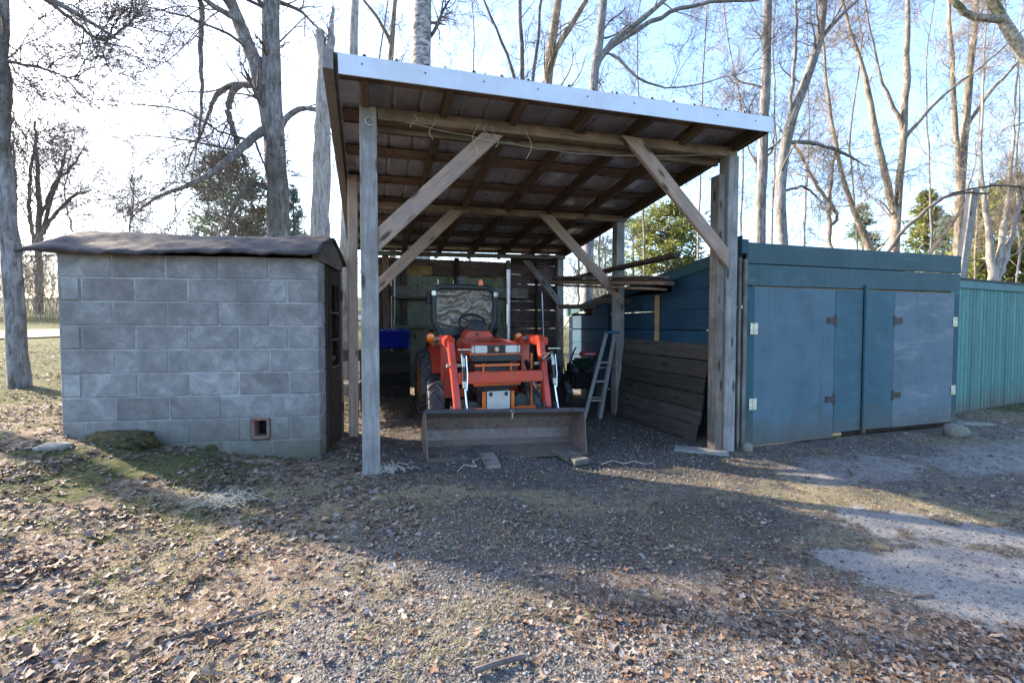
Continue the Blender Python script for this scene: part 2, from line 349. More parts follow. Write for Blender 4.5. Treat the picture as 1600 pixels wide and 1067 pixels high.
# ------------------------------------------------------------ ground
def gp(px, py):
    r = ray(px, py); h = 0
    for i in range(12):
        k = (h-EYE)/r[2]; x, y = r[0]*k, r[1]*k; h = gz(x, y)
    return Vector((x, y, h))
def blob(x, y, a, b, wd, soft=.6, nz=.5):
    """soft capsule from ground point a to b, radius wd, ragged edge"""
    ax, ay = a; bx, by = b; dx, dy = bx-ax, by-ay; L2 = dx*dx+dy*dy+1e-9
    t = np.clip(((x-ax)*dx+(y-ay)*dy)/L2, 0, 1); d = np.hypot(x-ax-t*dx, y-ay-t*dy)
    d = d+(fbm(x*2.2+3, y*2.2, 4)-.5)*nz*1.8+(fbm(x*9, y*9, 3)-.5)*.35
    return 1-sstep(wd*(1-soft), wd*(1+soft), d)
def zones(x, y):
    x = np.asarray(x, float); y = np.asarray(y, float)
    n = fbm(x*1.7+40, y*1.7+8, 4); n2 = fbm(x*5+4, y*5+80, 3); mx = np.maximum
    pale = mx(blob(x, y, (2.1, 2.55), (3.0, 2.35), .33, .4, .35), blob(x, y, (2.65, 3.2), (3.3, 2.9), .2, .3, .35))
    pale = mx(pale, .45*blob(x, y, (2.9, 4.3), (4.6, 4.6), .35)); pale = mx(pale, .5*blob(x, y, (5.2, 4.8), (7, 5.5), .5))
    grass = mx(blob(x, y, (-1.7, 3.3), (-.7, 3.45), .36), .8*blob(x, y, (-.1, 3.2), (.8, 3.5), .25)); grass = mx(grass, .7*blob(x, y, (1.8, 4.0), (2.4, 4.1), .25)); grass = mx(grass, .75*blob(x, y, (-1.2, 2.9), (1.2, 3.2), .42)); grass = mx(grass, .5*sstep(.5, .62, n2))
    grass = mx(grass, .75*sstep(.46, .6, n)*sstep(-.3, -1.4, x)); grass = mx(grass, .8*blob(x, y, (2.2, 3.75), (4.4, 3.0), .28))
    grass = mx(grass, .85*sstep(3.2, 5.5, -x)*sstep(.36, .5, n)); grass = mx(grass, sstep(8, 12, np.hypot(x, y))); grass = mx(grass, .8*blob(x, y, (5.2, 5.3), (6.4, 5.3), .45))
    green = .8*mx(blob(x, y, (-3.6, 3.6), (-2.4, 3.65), .25), blob(x, y, (-3.4, 3.2), (-2.9, 3.0), .25)); green = mx(green, .6*sstep(.5, .6, n2)*sstep(-.5, -2, x)); green = mx(green, .8*sstep(9, 12, np.hypot(x, y))); green = mx(green, 1.35*sstep(6.5, 9, np.hypot(x, y))*sstep(-4.5, -6, x))
    green = mx(green, .55*blob(x, y, (5.2, 5.3), (6.4, 5.3), .45))
    leaf = sstep(-.1, -1.3, x)*(.55+.45*sstep(.42, .55, n)); leaf = mx(leaf, blob(x, y, (.4, 2.0), (1.5, 2.15), .42)); leaf = mx(leaf, .95*blob(x, y, (.9, 1.65), (2.6, 1.8), .35))
    leaf = mx(leaf, blob(x, y, (1.6, 4.9), (1.3, 6.6), .45)); leaf = mx(leaf, .75*blob(x, y, (6.8, 7.3), (8.6, 8.3), 1.1)); leaf = mx(leaf, .6*blob(x, y, (0.2, 2.8), (1.7, 3.0), .35)); leaf = mx(leaf, .38+0*x)
    gravel = mx(blob(x, y, (-.3, 1.65), (.9, 1.7), .5), .9*blob(x, y, (-.6, 2.5), (.3, 2.5), .5)); gravel = mx(gravel, .8*sstep(-1.5, -.9, x)*sstep(3.7, 4.1, y)*(1-sstep(1.6, 2.2, x)))
    gravel = mx(gravel, .42*sstep(-1.4, -.6, x)*(1-.6*grass))
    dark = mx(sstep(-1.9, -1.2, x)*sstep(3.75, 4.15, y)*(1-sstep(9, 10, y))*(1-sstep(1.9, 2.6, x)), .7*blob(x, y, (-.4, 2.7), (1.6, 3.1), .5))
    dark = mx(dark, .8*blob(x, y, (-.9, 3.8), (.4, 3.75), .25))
    red = mx(.55*blob(x, y, (.2, 2.2), (1.6, 2.3), .4), .3*blob(x, y, (-1.0, 2.3), (.2, 2.1), .4))
    return dict(pale=pale, grass=grass*(1-pale*.7), green=green, leaf=leaf*(1-pale*.92), gravel=gravel, dark=dark, red=red)
def axis_pts(fine0, fine1, step, far, grow=1.13):
    a = list(np.arange(fine0, fine1, step)); s = step; p = a[-1]
    while p < far: s *= grow; p += s; a.append(p)
    s = step; p = a[0]; pre = []
    while p > -far: s *= grow; p -= s; pre.append(p)
    return np.array(pre[::-1]+a)
gx = axis_pts(-5.2, 6.2, .03, 500); gy = axis_pts(1.2, 7.0, .03, 500); gy = gy[gy > -60]
X, Y = np.meshgrid(gx, gy); Z = gh(X, Y)
nx, ny = len(gx), len(gy); idx = np.arange(nx*ny).reshape(ny, nx)
F = np.stack([idx[:-1, :-1], idx[:-1, 1:], idx[1:, 1:], idx[1:, :-1]], -1).reshape(-1, 4)
me = npmesh('ground', np.stack([X, Y, Z], -1).reshape(-1, 3), F, None, True)
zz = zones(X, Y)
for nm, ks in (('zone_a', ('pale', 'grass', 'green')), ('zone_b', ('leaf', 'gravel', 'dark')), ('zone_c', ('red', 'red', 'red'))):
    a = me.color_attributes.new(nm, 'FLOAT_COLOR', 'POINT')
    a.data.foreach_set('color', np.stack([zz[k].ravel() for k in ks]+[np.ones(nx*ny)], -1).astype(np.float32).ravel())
m, t, p, N, L = nt('earth_and_gravel')
def att(nm):
    a = N.new('ShaderNodeVertexColor'); a.layer_name = nm; s = N.new('ShaderNodeSeparateColor'); L.new(a.outputs[0], s.inputs[0]); return s.outputs
za, zb, zc = att('zone_a'), att('zone_b'), att('zone_c')
tc = N.new('ShaderNodeTexCoord').outputs['Object']
n1 = noise(N, L, tc, 1.5, 8, .7); n2 = noise(N, L, tc, 14, 6, .7); n3 = noise(N, L, tc, 85, 4, .75)
vo = N.new('ShaderNodeTexVoronoi'); vo.inputs['Scale'].default_value = 110; L.new(tc, vo.inputs['Vector'])
vo2 = N.new('ShaderNodeTexVoronoi'); vo2.inputs['Scale'].default_value = 26; L.new(tc, vo2.inputs['Vector'])
col = ramp(N, L, n2, [(.3, (.055, .045, .036)), (.5, (.11, .092, .074)), (.7, (.18, .153, .122))])
def layer(col, mask, c, lo=.3, hi=.7, nsrc=None):
    a = N.new('ShaderNodeMath'); a.operation = 'MULTIPLY_ADD'; a.inputs[1].default_value = .8; L.new(nsrc or n2, a.inputs[0]); L.new(mask, a.inputs[2])
    return mix(N, L, ramp(N, L, a.outputs[0], [(.4+lo, (0, 0, 0)), (.4+hi, (1, 1, 1))]), col, c)
grav = ramp(N, L, vo.outputs['Color'], [(0, (.045, .042, .040)), (.5, (.11, .103, .096)), (1, (.21, .198, .185))])
col = layer(col, zb[1], grav, .15, .6)
leafc = ramp(N, L, vo2.outputs['Color'], [(0, (.06, .044, .034)), (.4, (.15, .11, .08)), (.7, (.22, .175, .135)), (1, (.33, .28, .22))])
col = layer(col, zb[0], leafc, .4, .8)
col = layer(col, zc[0], ramp(N, L, vo2.outputs['Color'], [(0, (.08, .055, .047)), (.5, (.165, .125, .105)), (1, (.26, .21, .18))]), .5, 1.1)
col = layer(col, za[1], ramp(N, L, n3, [(.3, (.09, .078, .05)), (.7, (.29, .255, .175))]), .4, 1.05)
col = layer(col, za[2], ramp(N, L, n3, [(.3, (.035, .036, .015)), (.7, (.11, .12, .05))]), .5, 1.1)
col = layer(col, za[0], ramp(N, L, n3, [(.3, (.15, .145, .14)), (.7, (.31, .30, .29))]), .15, .75)
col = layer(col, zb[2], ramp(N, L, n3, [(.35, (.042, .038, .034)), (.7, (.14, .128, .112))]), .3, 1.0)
col = mix(N, L, 1.0, col, ramp(N, L, n1, [(.3, (.82, .8, .79)), (.7, (1.15, 1.13, 1.1))]), 'MULTIPLY')
L.new(col, p.inputs['Base Color']); p.inputs['Roughness'].default_value = .95; p.inputs['Specular IOR Level'].default_value = .12
b = bump(N, L, vo.outputs['Distance'], None, .55, .008); b = bump(N, L, n3, None, .5, .01, b); bump(N, L, n2, p, .6, .02, b)
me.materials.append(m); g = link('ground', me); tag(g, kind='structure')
# lane up on the bank at the far left
V = []; F = []
pts = [(-26, 7.5), (-20, 11), (-14.2, 14), (-10, 18), (-7, 24), (-5, 34)]
for i, (x, y) in enumerate(pts):
    d = Vector((pts[min(i+1, 5)][0]-pts[max(i-1, 0)][0], pts[min(i+1, 5)][1]-pts[max(i-1, 0)][1])).normalized(); nn = Vector((-d.y, d.x))
    for j in range(7):
        q = Vector((x, y))+nn*(j-3)*.62; V.append((q.x, q.y, gz(q.x, q.y)+.035))
for i in range(5):
    for j in range(6): F.append((i*7+j, i*7+j+1, (i+1)*7+j+1, (i+1)*7+j))
M['lane'] = plain('grey_lane_gravel', (.075, .072, .075), .95, spot=.2, scale=20, dirt=(.10, .09, .08))
o = link('road', npmesh('road', V, F, M['lane'], True)); tag(o, kind='structure')

# ------------------------------------------------------------ block hut
B0 = Vector((-4.0, 3.95, 0)); hy = R(8); HL = 2.19; CH = .215; BW = HL/5; TOP = 1.905; HD = .86
hut = empty('block_hut', B0, hy, 'small grey concrete block pump hut with curved dark felt roof, left of the tractor shelter', 'hut')
hole = (1.575, 1.74); zc = TOP-7*CH
core = MB()
for (xa_, xb_, za_, zb_) in ((.006, HL-.006, zc, TOP-.01), (.006, HL-.006, -.4, zc-CH), (.006, hole[0], zc-CH, zc), (hole[1], HL-.006, zc-CH, zc)): core.box(((xa_+xb_)/2, .1045, (za_+zb_)/2), (xb_-xa_, .196, zb_-za_))
core.box((.09, HD/2+.1, (TOP-.4)/2), (.16, HD-.2, TOP+.4-.01)).box((HL/2, HD+.09, (TOP-.4)/2), (HL-.03, .16, TOP+.4-.01)).box((HL/2, HD/2, 1.88), (HL-.1, HD-.1, .03))
core.build('mortar', M['mortar'], hut)
def block(x0, x1, z0, z1, y=0, side=None, mat=None, name='concrete_block'):
    g2 = .0055
    L_ = x1-x0-2*g2; hh = z1-z0-2*g2
    if L_ < .02: return
    if side is None:
        o = beam(name, (x0+g2, y+.06+random.uniform(-.0025, .0025), (z0+z1)/2), (x1-g2, y+.06+random.uniform(-.0025, .0025), (z0+z1)/2), .12, hh, mat or M['block'], hut, bev=.007, jit=.002)
    return o
hole = (1.575, 1.74)
for r in range(10):
    z1 = TOP-r*CH; z0 = z1-CH
    if z0 < -.3: break
    if r % 2 == 0: xs = [0]+[BW*i for i in range(1, 5)]+[HL]
    else: xs = [0, .185]+[.185+BW*.985*i for i in range(1, 4)]+[.185+BW*.985*4, HL]
    xs = [x+(random.uniform(-.006, .006) if 0 < i < len(xs)-1 else 0) for i, x in enumerate(xs)]
    for i in range(len(xs)-1):
        x0, x1 = xs[i], xs[i+1]
        if r == 7 or r == 8:
            lo, hi = hole
            if r == 7 and x0 < hi and x1 > lo:
                if lo-x0 > .03: block(x0, lo, z0, z1)
                if x1-hi > .03: block(hi, x1, z0, z1)
                continue
        block(x0, x1, z0, z1)
        if r % 2 == 1 and i == 0 and r < 6: beam('end_patch', (x0+.035, -.0025, (z0+z1)/2+.005), (x1-.02, -.0025, (z0+z1)/2+.005), .008, CH*.86, M['grout'], hut, bev=.002, jit=0)
z7 = TOP-7*CH
t_ = MB(); hw = hole[1]-hole[0]
for (c, s) in (((hole[0]+hw/2, .05, z7-.012), (hw-.004, .13, .024)), ((hole[0]+hw/2, .05, z7-CH+.03), (hw-.004, .13, .03)), ((hole[0]+.016, .05, z7-CH/2), (.026, .13, CH-.05)), ((hole[1]-.016, .05, z7-CH/2), (.026, .13, CH-.05))): t_.box(c, s, bev=.004)
t_.build('vent_tile', M['clay'], hut)
MB().box((hole[0]+hw/2, .19, z7-CH/2), (hw, .02, CH)).build('vent_shade_plate', M['black'], hut)  # black plate closing the vent, coloured for the shade inside it
# right side: jambs, door, gable
for i in range(9):
    z1 = TOP-i*CH
    o = beam('concrete_block', (HL-.06, .12, z1-CH/2), (HL-.06, .22, z1-CH/2), .118, CH-.011, M['block'], hut, bev=.006)
beam('door_jamb', (HL-.03, .245, -.05), (HL-.03, .245, 1.86), .09, .06, M['darkwood'], hut, (0, 1, 0))
beam('door_jamb', (HL-.03, .83, -.05), (HL-.03, .83, 1.86), .09, .06, M['grey_wood'], hut, (0, 1, 0))
door = MB()
for c, s in (((HL, .54, .42), (.035, .5, .8)), ((HL, .54, 1.77), (.035, .5, .16)), ((HL, .335, 1.25), (.035, .09, .88)), ((HL, .745, 1.25), (.035, .09, .88))): door.box(c, s, bev=.003)
dr = door.build('door', M['darkwood'], hut)
MB().box((HL+.004, .54, 1.255), (.006, .32, .87)).build('pane', M['glass'], dr)
for zz_ in (.83, 1.12, 1.4): MB().box((HL+.012, .54, zz_), (.012, .32, .014)).build('glazing_bar', M['grey_wood'], dr)
MB().box((HL+.03, .37, .93), (.02, .16, .05), bev=.003).build('latch', M['rust'], dr)
for zz_ in (.35, 1.6): MB().box((HL+.028, .80, zz_), (.014, .06, .11), bev=.002).build('hinge', M['rust'], dr)
def roof_z(y):  # rounded gable, y from front eave
    q = abs(y-HD/2)/(HD/2+.14); return TOP+.02+.25*(1-q**1.35)
gb = MB(); ys = np.linspace(-.02, HD+.02, 12)
gb.prism([(y, TOP-.03) for y in (ys[0], ys[-1])]+[(y, roof_z(y)-.012) for y in ys[::-1]], HL-.05, HL+.02); gb.build('gable_board', M['grey_wood'], hut)
V = []; F = []; nX = 60; nY = 26; xs = np.linspace(-.22, HL+.05, nX); ys = np.linspace(-.13, HD+.10, nY)
for lay in (0, 1):
    for i, x in enumerate(xs):
        for j, y in enumerate(ys):
            e = max(0, .25-(x+.22))/.25
            z = roof_z(y)*(1)-(.03*e*e)+.035*(vnoise(x*3, y*3)-.5)+.02*(vnoise(x*9, y*9)-.5)+.012*(vnoise(x*22, y*22)-.5)-(0 if lay else .022+.012*vnoise(x*12, 5.))-.012*math.sin(x*2.1)
            z -= (.26*e*e)*(1-abs(y-HD/2)/(HD/2+.15))*.8
            V.append((x+.012*(vnoise(y*9, 3.)-.5)*(i in (0, nX-1)), y+.02*(vnoise(x*7, 1.)-.5)*(j == 0), z))
def ix(l, i, j): return l*nX*nY+i*nY+j
for i in range(nX-1):
    for j in range(nY-1): F += [(ix(1, i, j), ix(1, i+1, j), ix(1, i+1, j+1), ix(1, i, j+1)), (ix(0, i, j), ix(0, i, j+1), ix(0, i+1, j+1), ix(0, i+1, j))]
for i in range(nX-1): F += [(ix(0, i, 0), ix(0, i+1, 0), ix(1, i+1, 0), ix(1, i, 0)), (ix(1, i, nY-1), ix(1, i+1, nY-1), ix(0, i+1, nY-1), ix(0, i, nY-1))]
for j in range(nY-1): F += [(ix(0, 0, j+1), ix(0, 0, j), ix(1, 0, j), ix(1, 0, j+1)), (ix(0, nX-1, j), ix(0, nX-1, j+1), ix(1, nX-1, j+1), ix(1, nX-1, j))]
o = link('roof', npmesh('roof', np.array([tuple(map(float, v)) for v in V]), F, M['roof_felt'], True), hut)

# ------------------------------------------------------------ tractor shelter
SO = Vector((-1.2, 3.82, 0)); SY = R(18)
sh = empty('tractor_shelter', SO, SY, 'open timber lean-to shelter with tin roof and white fascia, housing the red tractor', 'shelter')
ROT = Matrix.Rotation(SY, 4, 'Z')
def sw(a, b, z=0): return SO+(ROT @ Vector((a, b, z)))
A1 = 3.72; PB = (0, 2.18, 4.44); bt = (3.08, 2.88, 2.615); btr = (3.20, 2.965, 2.71)         # beam tops
def gloc(a, b):
    q = sw(a, b); return gz(q.x, q.y)
for i, b in enumerate(PB):
    top = bt[i]-(0 if i == 0 else .09)
    beam('post', (-.01, b, gloc(0, b)-.1), (-.01, b, bt[i]-.005 if i == 0 else top), .14, .14, M['post'], sh, (0, 1, 0), jit=.004)
    ra = A1+(.05 if i == 0 else 0)
    beam('post', (ra, b, gloc(A1, b)-.1), (ra, b, btr[i]-.09), .14, .14, M['post'], sh, (0, 1, 0), jit=.004)
beam('post', (A1-.075, .02, gloc(A1, 0)-.1), (A1-.075, .02, 2.9), .09, .13, M['grey_wood'], sh, (0, 1, 0))
beam('post', (-.19, 1.45, gloc(0, 1.4)-.1), (-.17, 1.45, 2.96), .10, .12, M['brace'], sh, (0, 1, 0), jit=.004)
beam('front_beam', (.065, .0, bt[0]-.05), (A1+.12, .0, btr[0]-.045), .10, .10, M['beamwood'], sh)
beam('front_beam', (.065, .115, bt[0]-.075), (A1-.01, .115, btr[0]-.085), .05, .14, M['beamwood'], sh)
beam('cross_beam', (.065, 2.14, bt[1]-.05), (A1+.1, 2.14, btr[1]-.045), .09, .09, M['beamwood'], sh)
beam('rear_beam', (.05, 4.38, bt[2]-.05), (A1+.09, 4.38, btr[2]-.05), .09, .075, M['greyplank'], sh)
def brace(p0, p1, w=.145, th=.045, mat='brace', zt=None):
    # lower end sawn plumb against the post, upper end sawn level under the beam
    p0 = Vector(p0); p1 = Vector(p1); d = (p1-p0); d.y = 0; s = d.z/d.x; hv = w/2*d.length/abs(d.x); zt = zt or p1.z
    tp = lambda a: p0.z+s*(a-p0.x)+hv
    lo = lambda a: p0.z+s*(a-p0.x)-hv
    at_ = lambda z, o_: p0.x+(z-p0.z-o_)/s
    poly = [(p0.x, lo(p0.x)), (at_(zt, -hv), zt), (at_(zt, hv), zt), (p0.x, tp(p0.x))]
    fr_ = frame(p1-p0).to_4x4(); MM = Matrix.Translation((p0+p1)/2) @ fr_; Mi_ = MM.inverted()
    V = [Mi_ @ Vector((a, p0.y-th/2, z)) for a, z in poly]+[Mi_ @ Vector((a, p0.y+th/2, z)) for a, z in poly]
    o = MB().add(V, [(0, 1, 2, 3), (7, 6, 5, 4), (0, 4, 5, 1), (1, 5, 6, 2), (2, 6, 7, 3), (3, 7, 4, 0)]).build('brace', M[mat], sh, bev=.004); o.matrix_local = MM
brace((.062, -.01, 1.99), (1.13, -.01, 3.06), zt=3.0); brace((3.69, -.082, 1.99), (2.5, -.082, 3.1), zt=3.13)
brace((.07, 2.07, 1.74), (1.10, 2.07, 2.78), zt=2.83); brace((3.70, 2.07, 1.69), (2.48, 2.07, 2.83), zt=2.87)
brace((.1, 4.3, 1.85), (.8, 4.3, 2.56), .12, .04, 'purlin'); brace((3.65, 4.3, 1.75), (2.95, 4.3, 2.55), .12, .04, 'grey_wood')
def rz(b, a=0): return 3.075+.029*a-.107*b   # rafter underside
RA = [-.03, .62, 1.25, 1.88, 2.50, 3.10, 3.78]
for a in RA: beam('rafter', (a, -.40, rz(-.40, a)+.03), (a+.01, 4.75, rz(4.75, a)+.03), .055, .12, M['rafter'], sh)
for b in (-.30, .32, .95, 1.62, 2.29, 2.95, 3.62, 4.3, 4.68): beam('purlin', (-.22, b, rz(b, -.22)+.102), (3.86, b+.01, rz(b, 3.86)+.102), .25 if b < 4.5 else .12, .02, M['purlin'], sh)
# corrugated sheets: ribs run down the slope
def sheet(w_, l_):
    V = []; F = []; n = int(w_/.0127); nb = 8
    for i in range(n+1):
        x = w_*i/n; k = (x % .2286)/.2286; z = .022 if k < .10 else (.0 if k < .14 or k > .97 else .004*(math.sin(k*math.pi*8)**8))
        for j in range(nb+1): V.append((x, l_*j/nb, z+.003*(vnoise(x*3, j*1.7)-.5)))
    for i in range(n):
        for j in range(nb): q = i*(nb+1)+j; F.append((q, q+nb+1, q+nb+2, q+1))
    return npmesh('sheet', [tuple(map(float, v)) for v in V], F, M['galv'])
sm_ = sheet(.86, 5.28)
sl = math.atan(-.107); SLA = Matrix.Rotation(-math.atan(.029), 4, 'Y')
for i in range(5):
    o = link('roof_sheet', sm_, sh); a0 = -.27+i*.828; o.matrix_local = Matrix.Translation((a0, -.465, rz(-.465, a0)+.116+.0015*i)) @ SLA @ Matrix.Rotation(sl, 4, 'X')
beam('fascia', (-.215, -.474, 3.155), (3.86, -.474, 3.273), .012, .15, M['fascia'], sh, bev=.002)
for i in range(9): MB().lathe([(0, .006), (.005, .006), (.006, .003)], (-.05+.46*i, -.481, 3.175+.0133*i), (0, -1, 0), 6).build('nail', M['rust'], sh)
for i in range(19): MB().lathe([(0, .012), (.012, .012), (.02, .006)], (-.26+.2286*i+random.uniform(-.02, .02), -.42+random.uniform(-.03, .05), rz(-.42, -.26+.2286*i)+.134), (0, 0, 1), 6).build('roof_screw', M['gtrim'], sh)
beam('side_trim', (-.285, -.47, rz(-.47)+.055), (-.285, 4.8, rz(4.8)+.055), .075, .15, M['gtrim'], sh, bev=.002)
beam('side_trim', (3.885, -.44, rz(-.44, 3.9)+.06), (3.885, 4.8, rz(4.8, 3.9)+.06), .02, .12, M['rafter'], sh, bev=.002)
# left side: low rails only, open above
for i in range(11): beam('side_board', (-.09, 2.26, .28+.185*i), (-.09, 4.46, .28+.185*i+random.uniform(-.01, .01)), .022, .178, M['rear_brown'], sh, bev=.003, jit=.004)
# rear wall
for i in range(9):      # vertical greenish boards, left and middle
    a0 = .12+i*.285; beam('rear_board', (a0+.14, 4.50, .12), (a0+.14, 4.50, 2.2+.01*(i % 3)), .022, .281, M['rear_green'], sh, (1, 0, 0), bev=.003, jit=.004)
for i, (z, h) in enumerate(((2.30, .17), (2.45, .13), (2.2, .1))): beam('rear_board', (.1, 4.49+.01*i, z), (2.7, 4.49+.01*i, z+.01), .024, h, M['rear_yellow'] if i == 0 else M['rear_brown'], sh, bev=.003)
beam('rear_board', (1.15, 4.465, 2.30), (2.6, 4.465, 2.32), .02, .16, M['rear_brown'], sh)
z = .05; k_r = 0
while z < 2.5:          # horizontal brown boards, right
    h = random.uniform(.15, .2); beam('rear_board', (2.69, 4.50, z+h/2), (3.72, 4.50, z+h/2+random.uniform(-.01, .01)), .022, h+(.004 if k_r % 3 else -.008), M['rear_brown'], sh, bev=.003, jit=.003); z += h; k_r += 1
for a, mt_, w_ in ((.30, 'purlin', .12), (.62, 'rear_brown', .09), (1.6, 'darkwood', .09), (2.62, 'grey_wood', .08), (3.22, 'darkwood', .05)): beam('stud', (a, 4.44, -.1), (a, 4.44, 2.56), .05, w_, M[mt_], sh, (1, 0, 0))
beam('girt', (.38, 4.36, 1.90), (3.0, 4.36, 1.91), .05, .19, M['grey_wood'], sh); beam('girt', (.4, 4.33, 1.78), (1.5, 4.33, 1.785), .14, .03, M['grey_wood'], sh)
beam('girt', (.45, 4.40, 1.25), (1.3, 4.40, 1.255), .04, .06, M['rear_green'], sh)
# fence wire and stray twine under the beam
def rope(name, pts, r, mat, parent=None, k=5):
    return MB().tube(pts, r, k).build(name, mat, parent, True)
pts = [(.3+3.2*i/24, -.06, bt[0]-.10+.11*i/24-.12*math.sin(math.pi*i/24)+.006*math.sin(i*2)) for i in range(25)]
rope('wire', pts, .0018, M['twine'], sh)
for k, a in enumerate((.36, .52, .9, 1.0, 1.08, 1.4)):
    q = [(a+.03*math.sin(i*.9+k), -.075, bt[0]-.03-(.012+.012*((k*7) % 3+.6))*i) for i in range(7)]
    rope('twine', q, .002, M['twine'], sh)
MB().tube([(0.0+.03*math.cos(q), -.085, bt[0]-.14+.035*math.sin(q)) for q in np.linspace(0, 5.5, 12)], .005, 6).build('post_hook', M['alu'], sh, True)

# ------------------------------------------------------------ teal garage
GO = Vector((2.66, 5.1, -.13)); ga = empty('teal_garage', GO, R(17.2), 'low teal wooden garage with double plywood doors, right of the tractor shelter', 'garage')
GL = 3.62; GD = 4.8; zf = 2.33
gt = lambda b: 2.30-.115*b
# header
beam('header_board', (-.02, -.012, zf-.115), (GL+.01, -.012, zf-.10), .03, .235, M['teal_head'], ga, bev=.003, jit=.003)
beam('header_board', (-.02, -.010, zf-.36), (GL+.01, -.010, zf-.345), .03, .24, M['teal_head'], ga, bev=.003, jit=.003)
beam('corner_post', (.04, 0, -.05), (.04, 0, zf-.49), .05, .12, M['teal_trim'], ga, (1, 0, 0)); beam('corner_post', (GL-.05, 0, .02), (GL-.05, 0, zf-.49), .05, .10, M['teal_trim'], ga, (1, 0, 0))
beam('corner_trim', (-.05, -.03, -.05), (-.05, -.03, 2.14), .03, .05, M['greyplank'], ga, (1, 0, 0)); beam('corner_trim', (-.105, -.01, -.05), (-.105, -.01, 2.16), .03, .04, M['greyplank'], ga, (1, 0, 0)); beam('corner_cap', (-.07, -.02, 2.2), (-.07, -.02, 2.36), .06, .10, M['teal_trim'], ga, (1, 0, 0))
DZ = zf-.495
def panel(a0, a1, z0, mt_, y=-.018, z1=None): return beam('door_panel', ((a0+a1)/2, y, z0), ((a0+a1)/2, y, z1 or DZ), .019, a1-a0-.006, M[mt_], ga, (1, 0, 0), bev=.003)
d1 = panel(.09, 1.335, .02, 'teal_ply'); d2 = panel(1.335, 1.80, .085, 'teal_ply2', -.019); d3 = panel(1.84, 2.36, .085, 'teal_ply2', -.019); d4 = panel(2.36, 3.52, .08, 'teal_ply3')
beam('door_batten', (1.825, -.045, .05), (1.825, -.045, DZ+.07), .03, .045, M['teal_ply2'], ga, (1, 0, 0))
beam('sill_board', (.1, .0, .01), (1.5, .0, .055), .03, .045, M['fresh'], ga); beam('sill_board', (1.5, .02, .05), (3.5, .02, .06), .03, .05, M['darkwood'], ga)
beam('head_strip', (.09, .012, DZ+.005), (GL-.1, .012, DZ+.012), .03, .012, M['fresh'], ga)
MB().box((GL/2, .06, 1.0), (GL-.1, .02, 1.9)).build('door_backing', M['darkwood'], ga)
def hinge(a, z, mt_, w_=.10, h=.12):
    hb = MB().box((a-w_/4, -.034, z), (w_/2-.004, .006, h), bev=.001).box((a+w_/4, -.034, z), (w_/2-.004, .006, h), bev=.001).lathe([(0, .008), (h, .008)], (a, -.04, z-h/2), (0, 0, 1), 8)
    hb.build('hinge', M[mt_], ga)
hinge(.085, 1.36, 'whitepaint', .11, .13); hinge(.085, .50, 'whitepaint', .11, .13); hinge(3.53, 1.45, 'whitepaint', .09, .13); hinge(3.53, .52, 'whitepaint', .09, .13)
for a, z, s in ((1.335, 1.46, -1), (1.335, .50, -1), (2.36, 1.46, 1), (2.36, .50, 1)):
    MB().box((a, -.033, z), (.035, .008, .13), bev=.001).box((a+s*.075, -.033, z), (.13, .007, .075), bev=.002).build('strap_hinge', M['rust'], ga)
# side wall of wide horizontal boards
z = .0; k = 0; hs = (.27, .26, .29, .25, .27, .27, .27, .28, .27)
while z < 2.26:
    h = hs[k]; b1 = GD
    if z+h > gt(GD)-.1: b1 = min(GD, max(.25, (2.30-.1-(z+h*.6))/.115))
    beam('side_board', (-.0, .07, z+h/2), (-.0, b1, z+h/2+random.uniform(-.01, .01)), .022, h-.008, M['teal_side'], ga, bev=.003, jit=.003); z += h; k += 1
beam('rake_board', (-.02, .04, gt(0)-.05), (-.02, GD+.1, gt(GD+.1)-.05), .03, .14, M['teal_trim'], ga); beam('side_batten', (-.03, 3.1, .2), (-.03, 3.1, 1.75), .03, .05, M['teal_side'], ga, (0, 1, 0))
beam('side_batten', (-.035, 1.62, 1.02), (-.035, 1.62, 1.85), .03, .09, M['fresh'], ga, (0, 1, 0))
ro = MB(); ro.bar((GL/2, -.02, gt(0)+.02), (GL/2, GD+.15, gt(GD+.15)+.02), GL+.06, .03); ro.build('roof', M['roof_felt'], ga)
MB().box((GL, GD/2, .9), (.03, GD-.1, 1.75)).box((GL/2, GD, .85), (GL-.1, .03, 1.65)).build('wall', M['teal_side'], ga)
# ------------------------------------------------------------ turquoise board fence / shed
TO = Vector((7.13, 7.2, -.12)); tf = empty('turquoise_shed', TO, R(24.3), 'turquoise shed wall of narrow vertical boards at the right edge, beyond the teal garage', 'shed')
a = -.45; k = 0
while a < 4.2:
    wd_ = random.uniform(.105, .135); beam('wall_board', (a+wd_/2, random.uniform(-.004, .004), -.06), (a+wd_/2, 0, 2.0), .022, wd_-.012, M['turq'], tf, (1, 0, 0), bev=.004); a += wd_
beam('cap_board', (-.5, -.02, 2.06), (4.25, -.02, 2.06), .035, .13, M['turqcap'], tf); MB().box((1.85, .6, 2.14), (4.9, 1.3, .03)).build('roof', M['roof_felt'], tf)
MB().box((1.9, .03, 1.0), (4.5, .02, 2.0)).build('backing', M['darkwood'], tf)
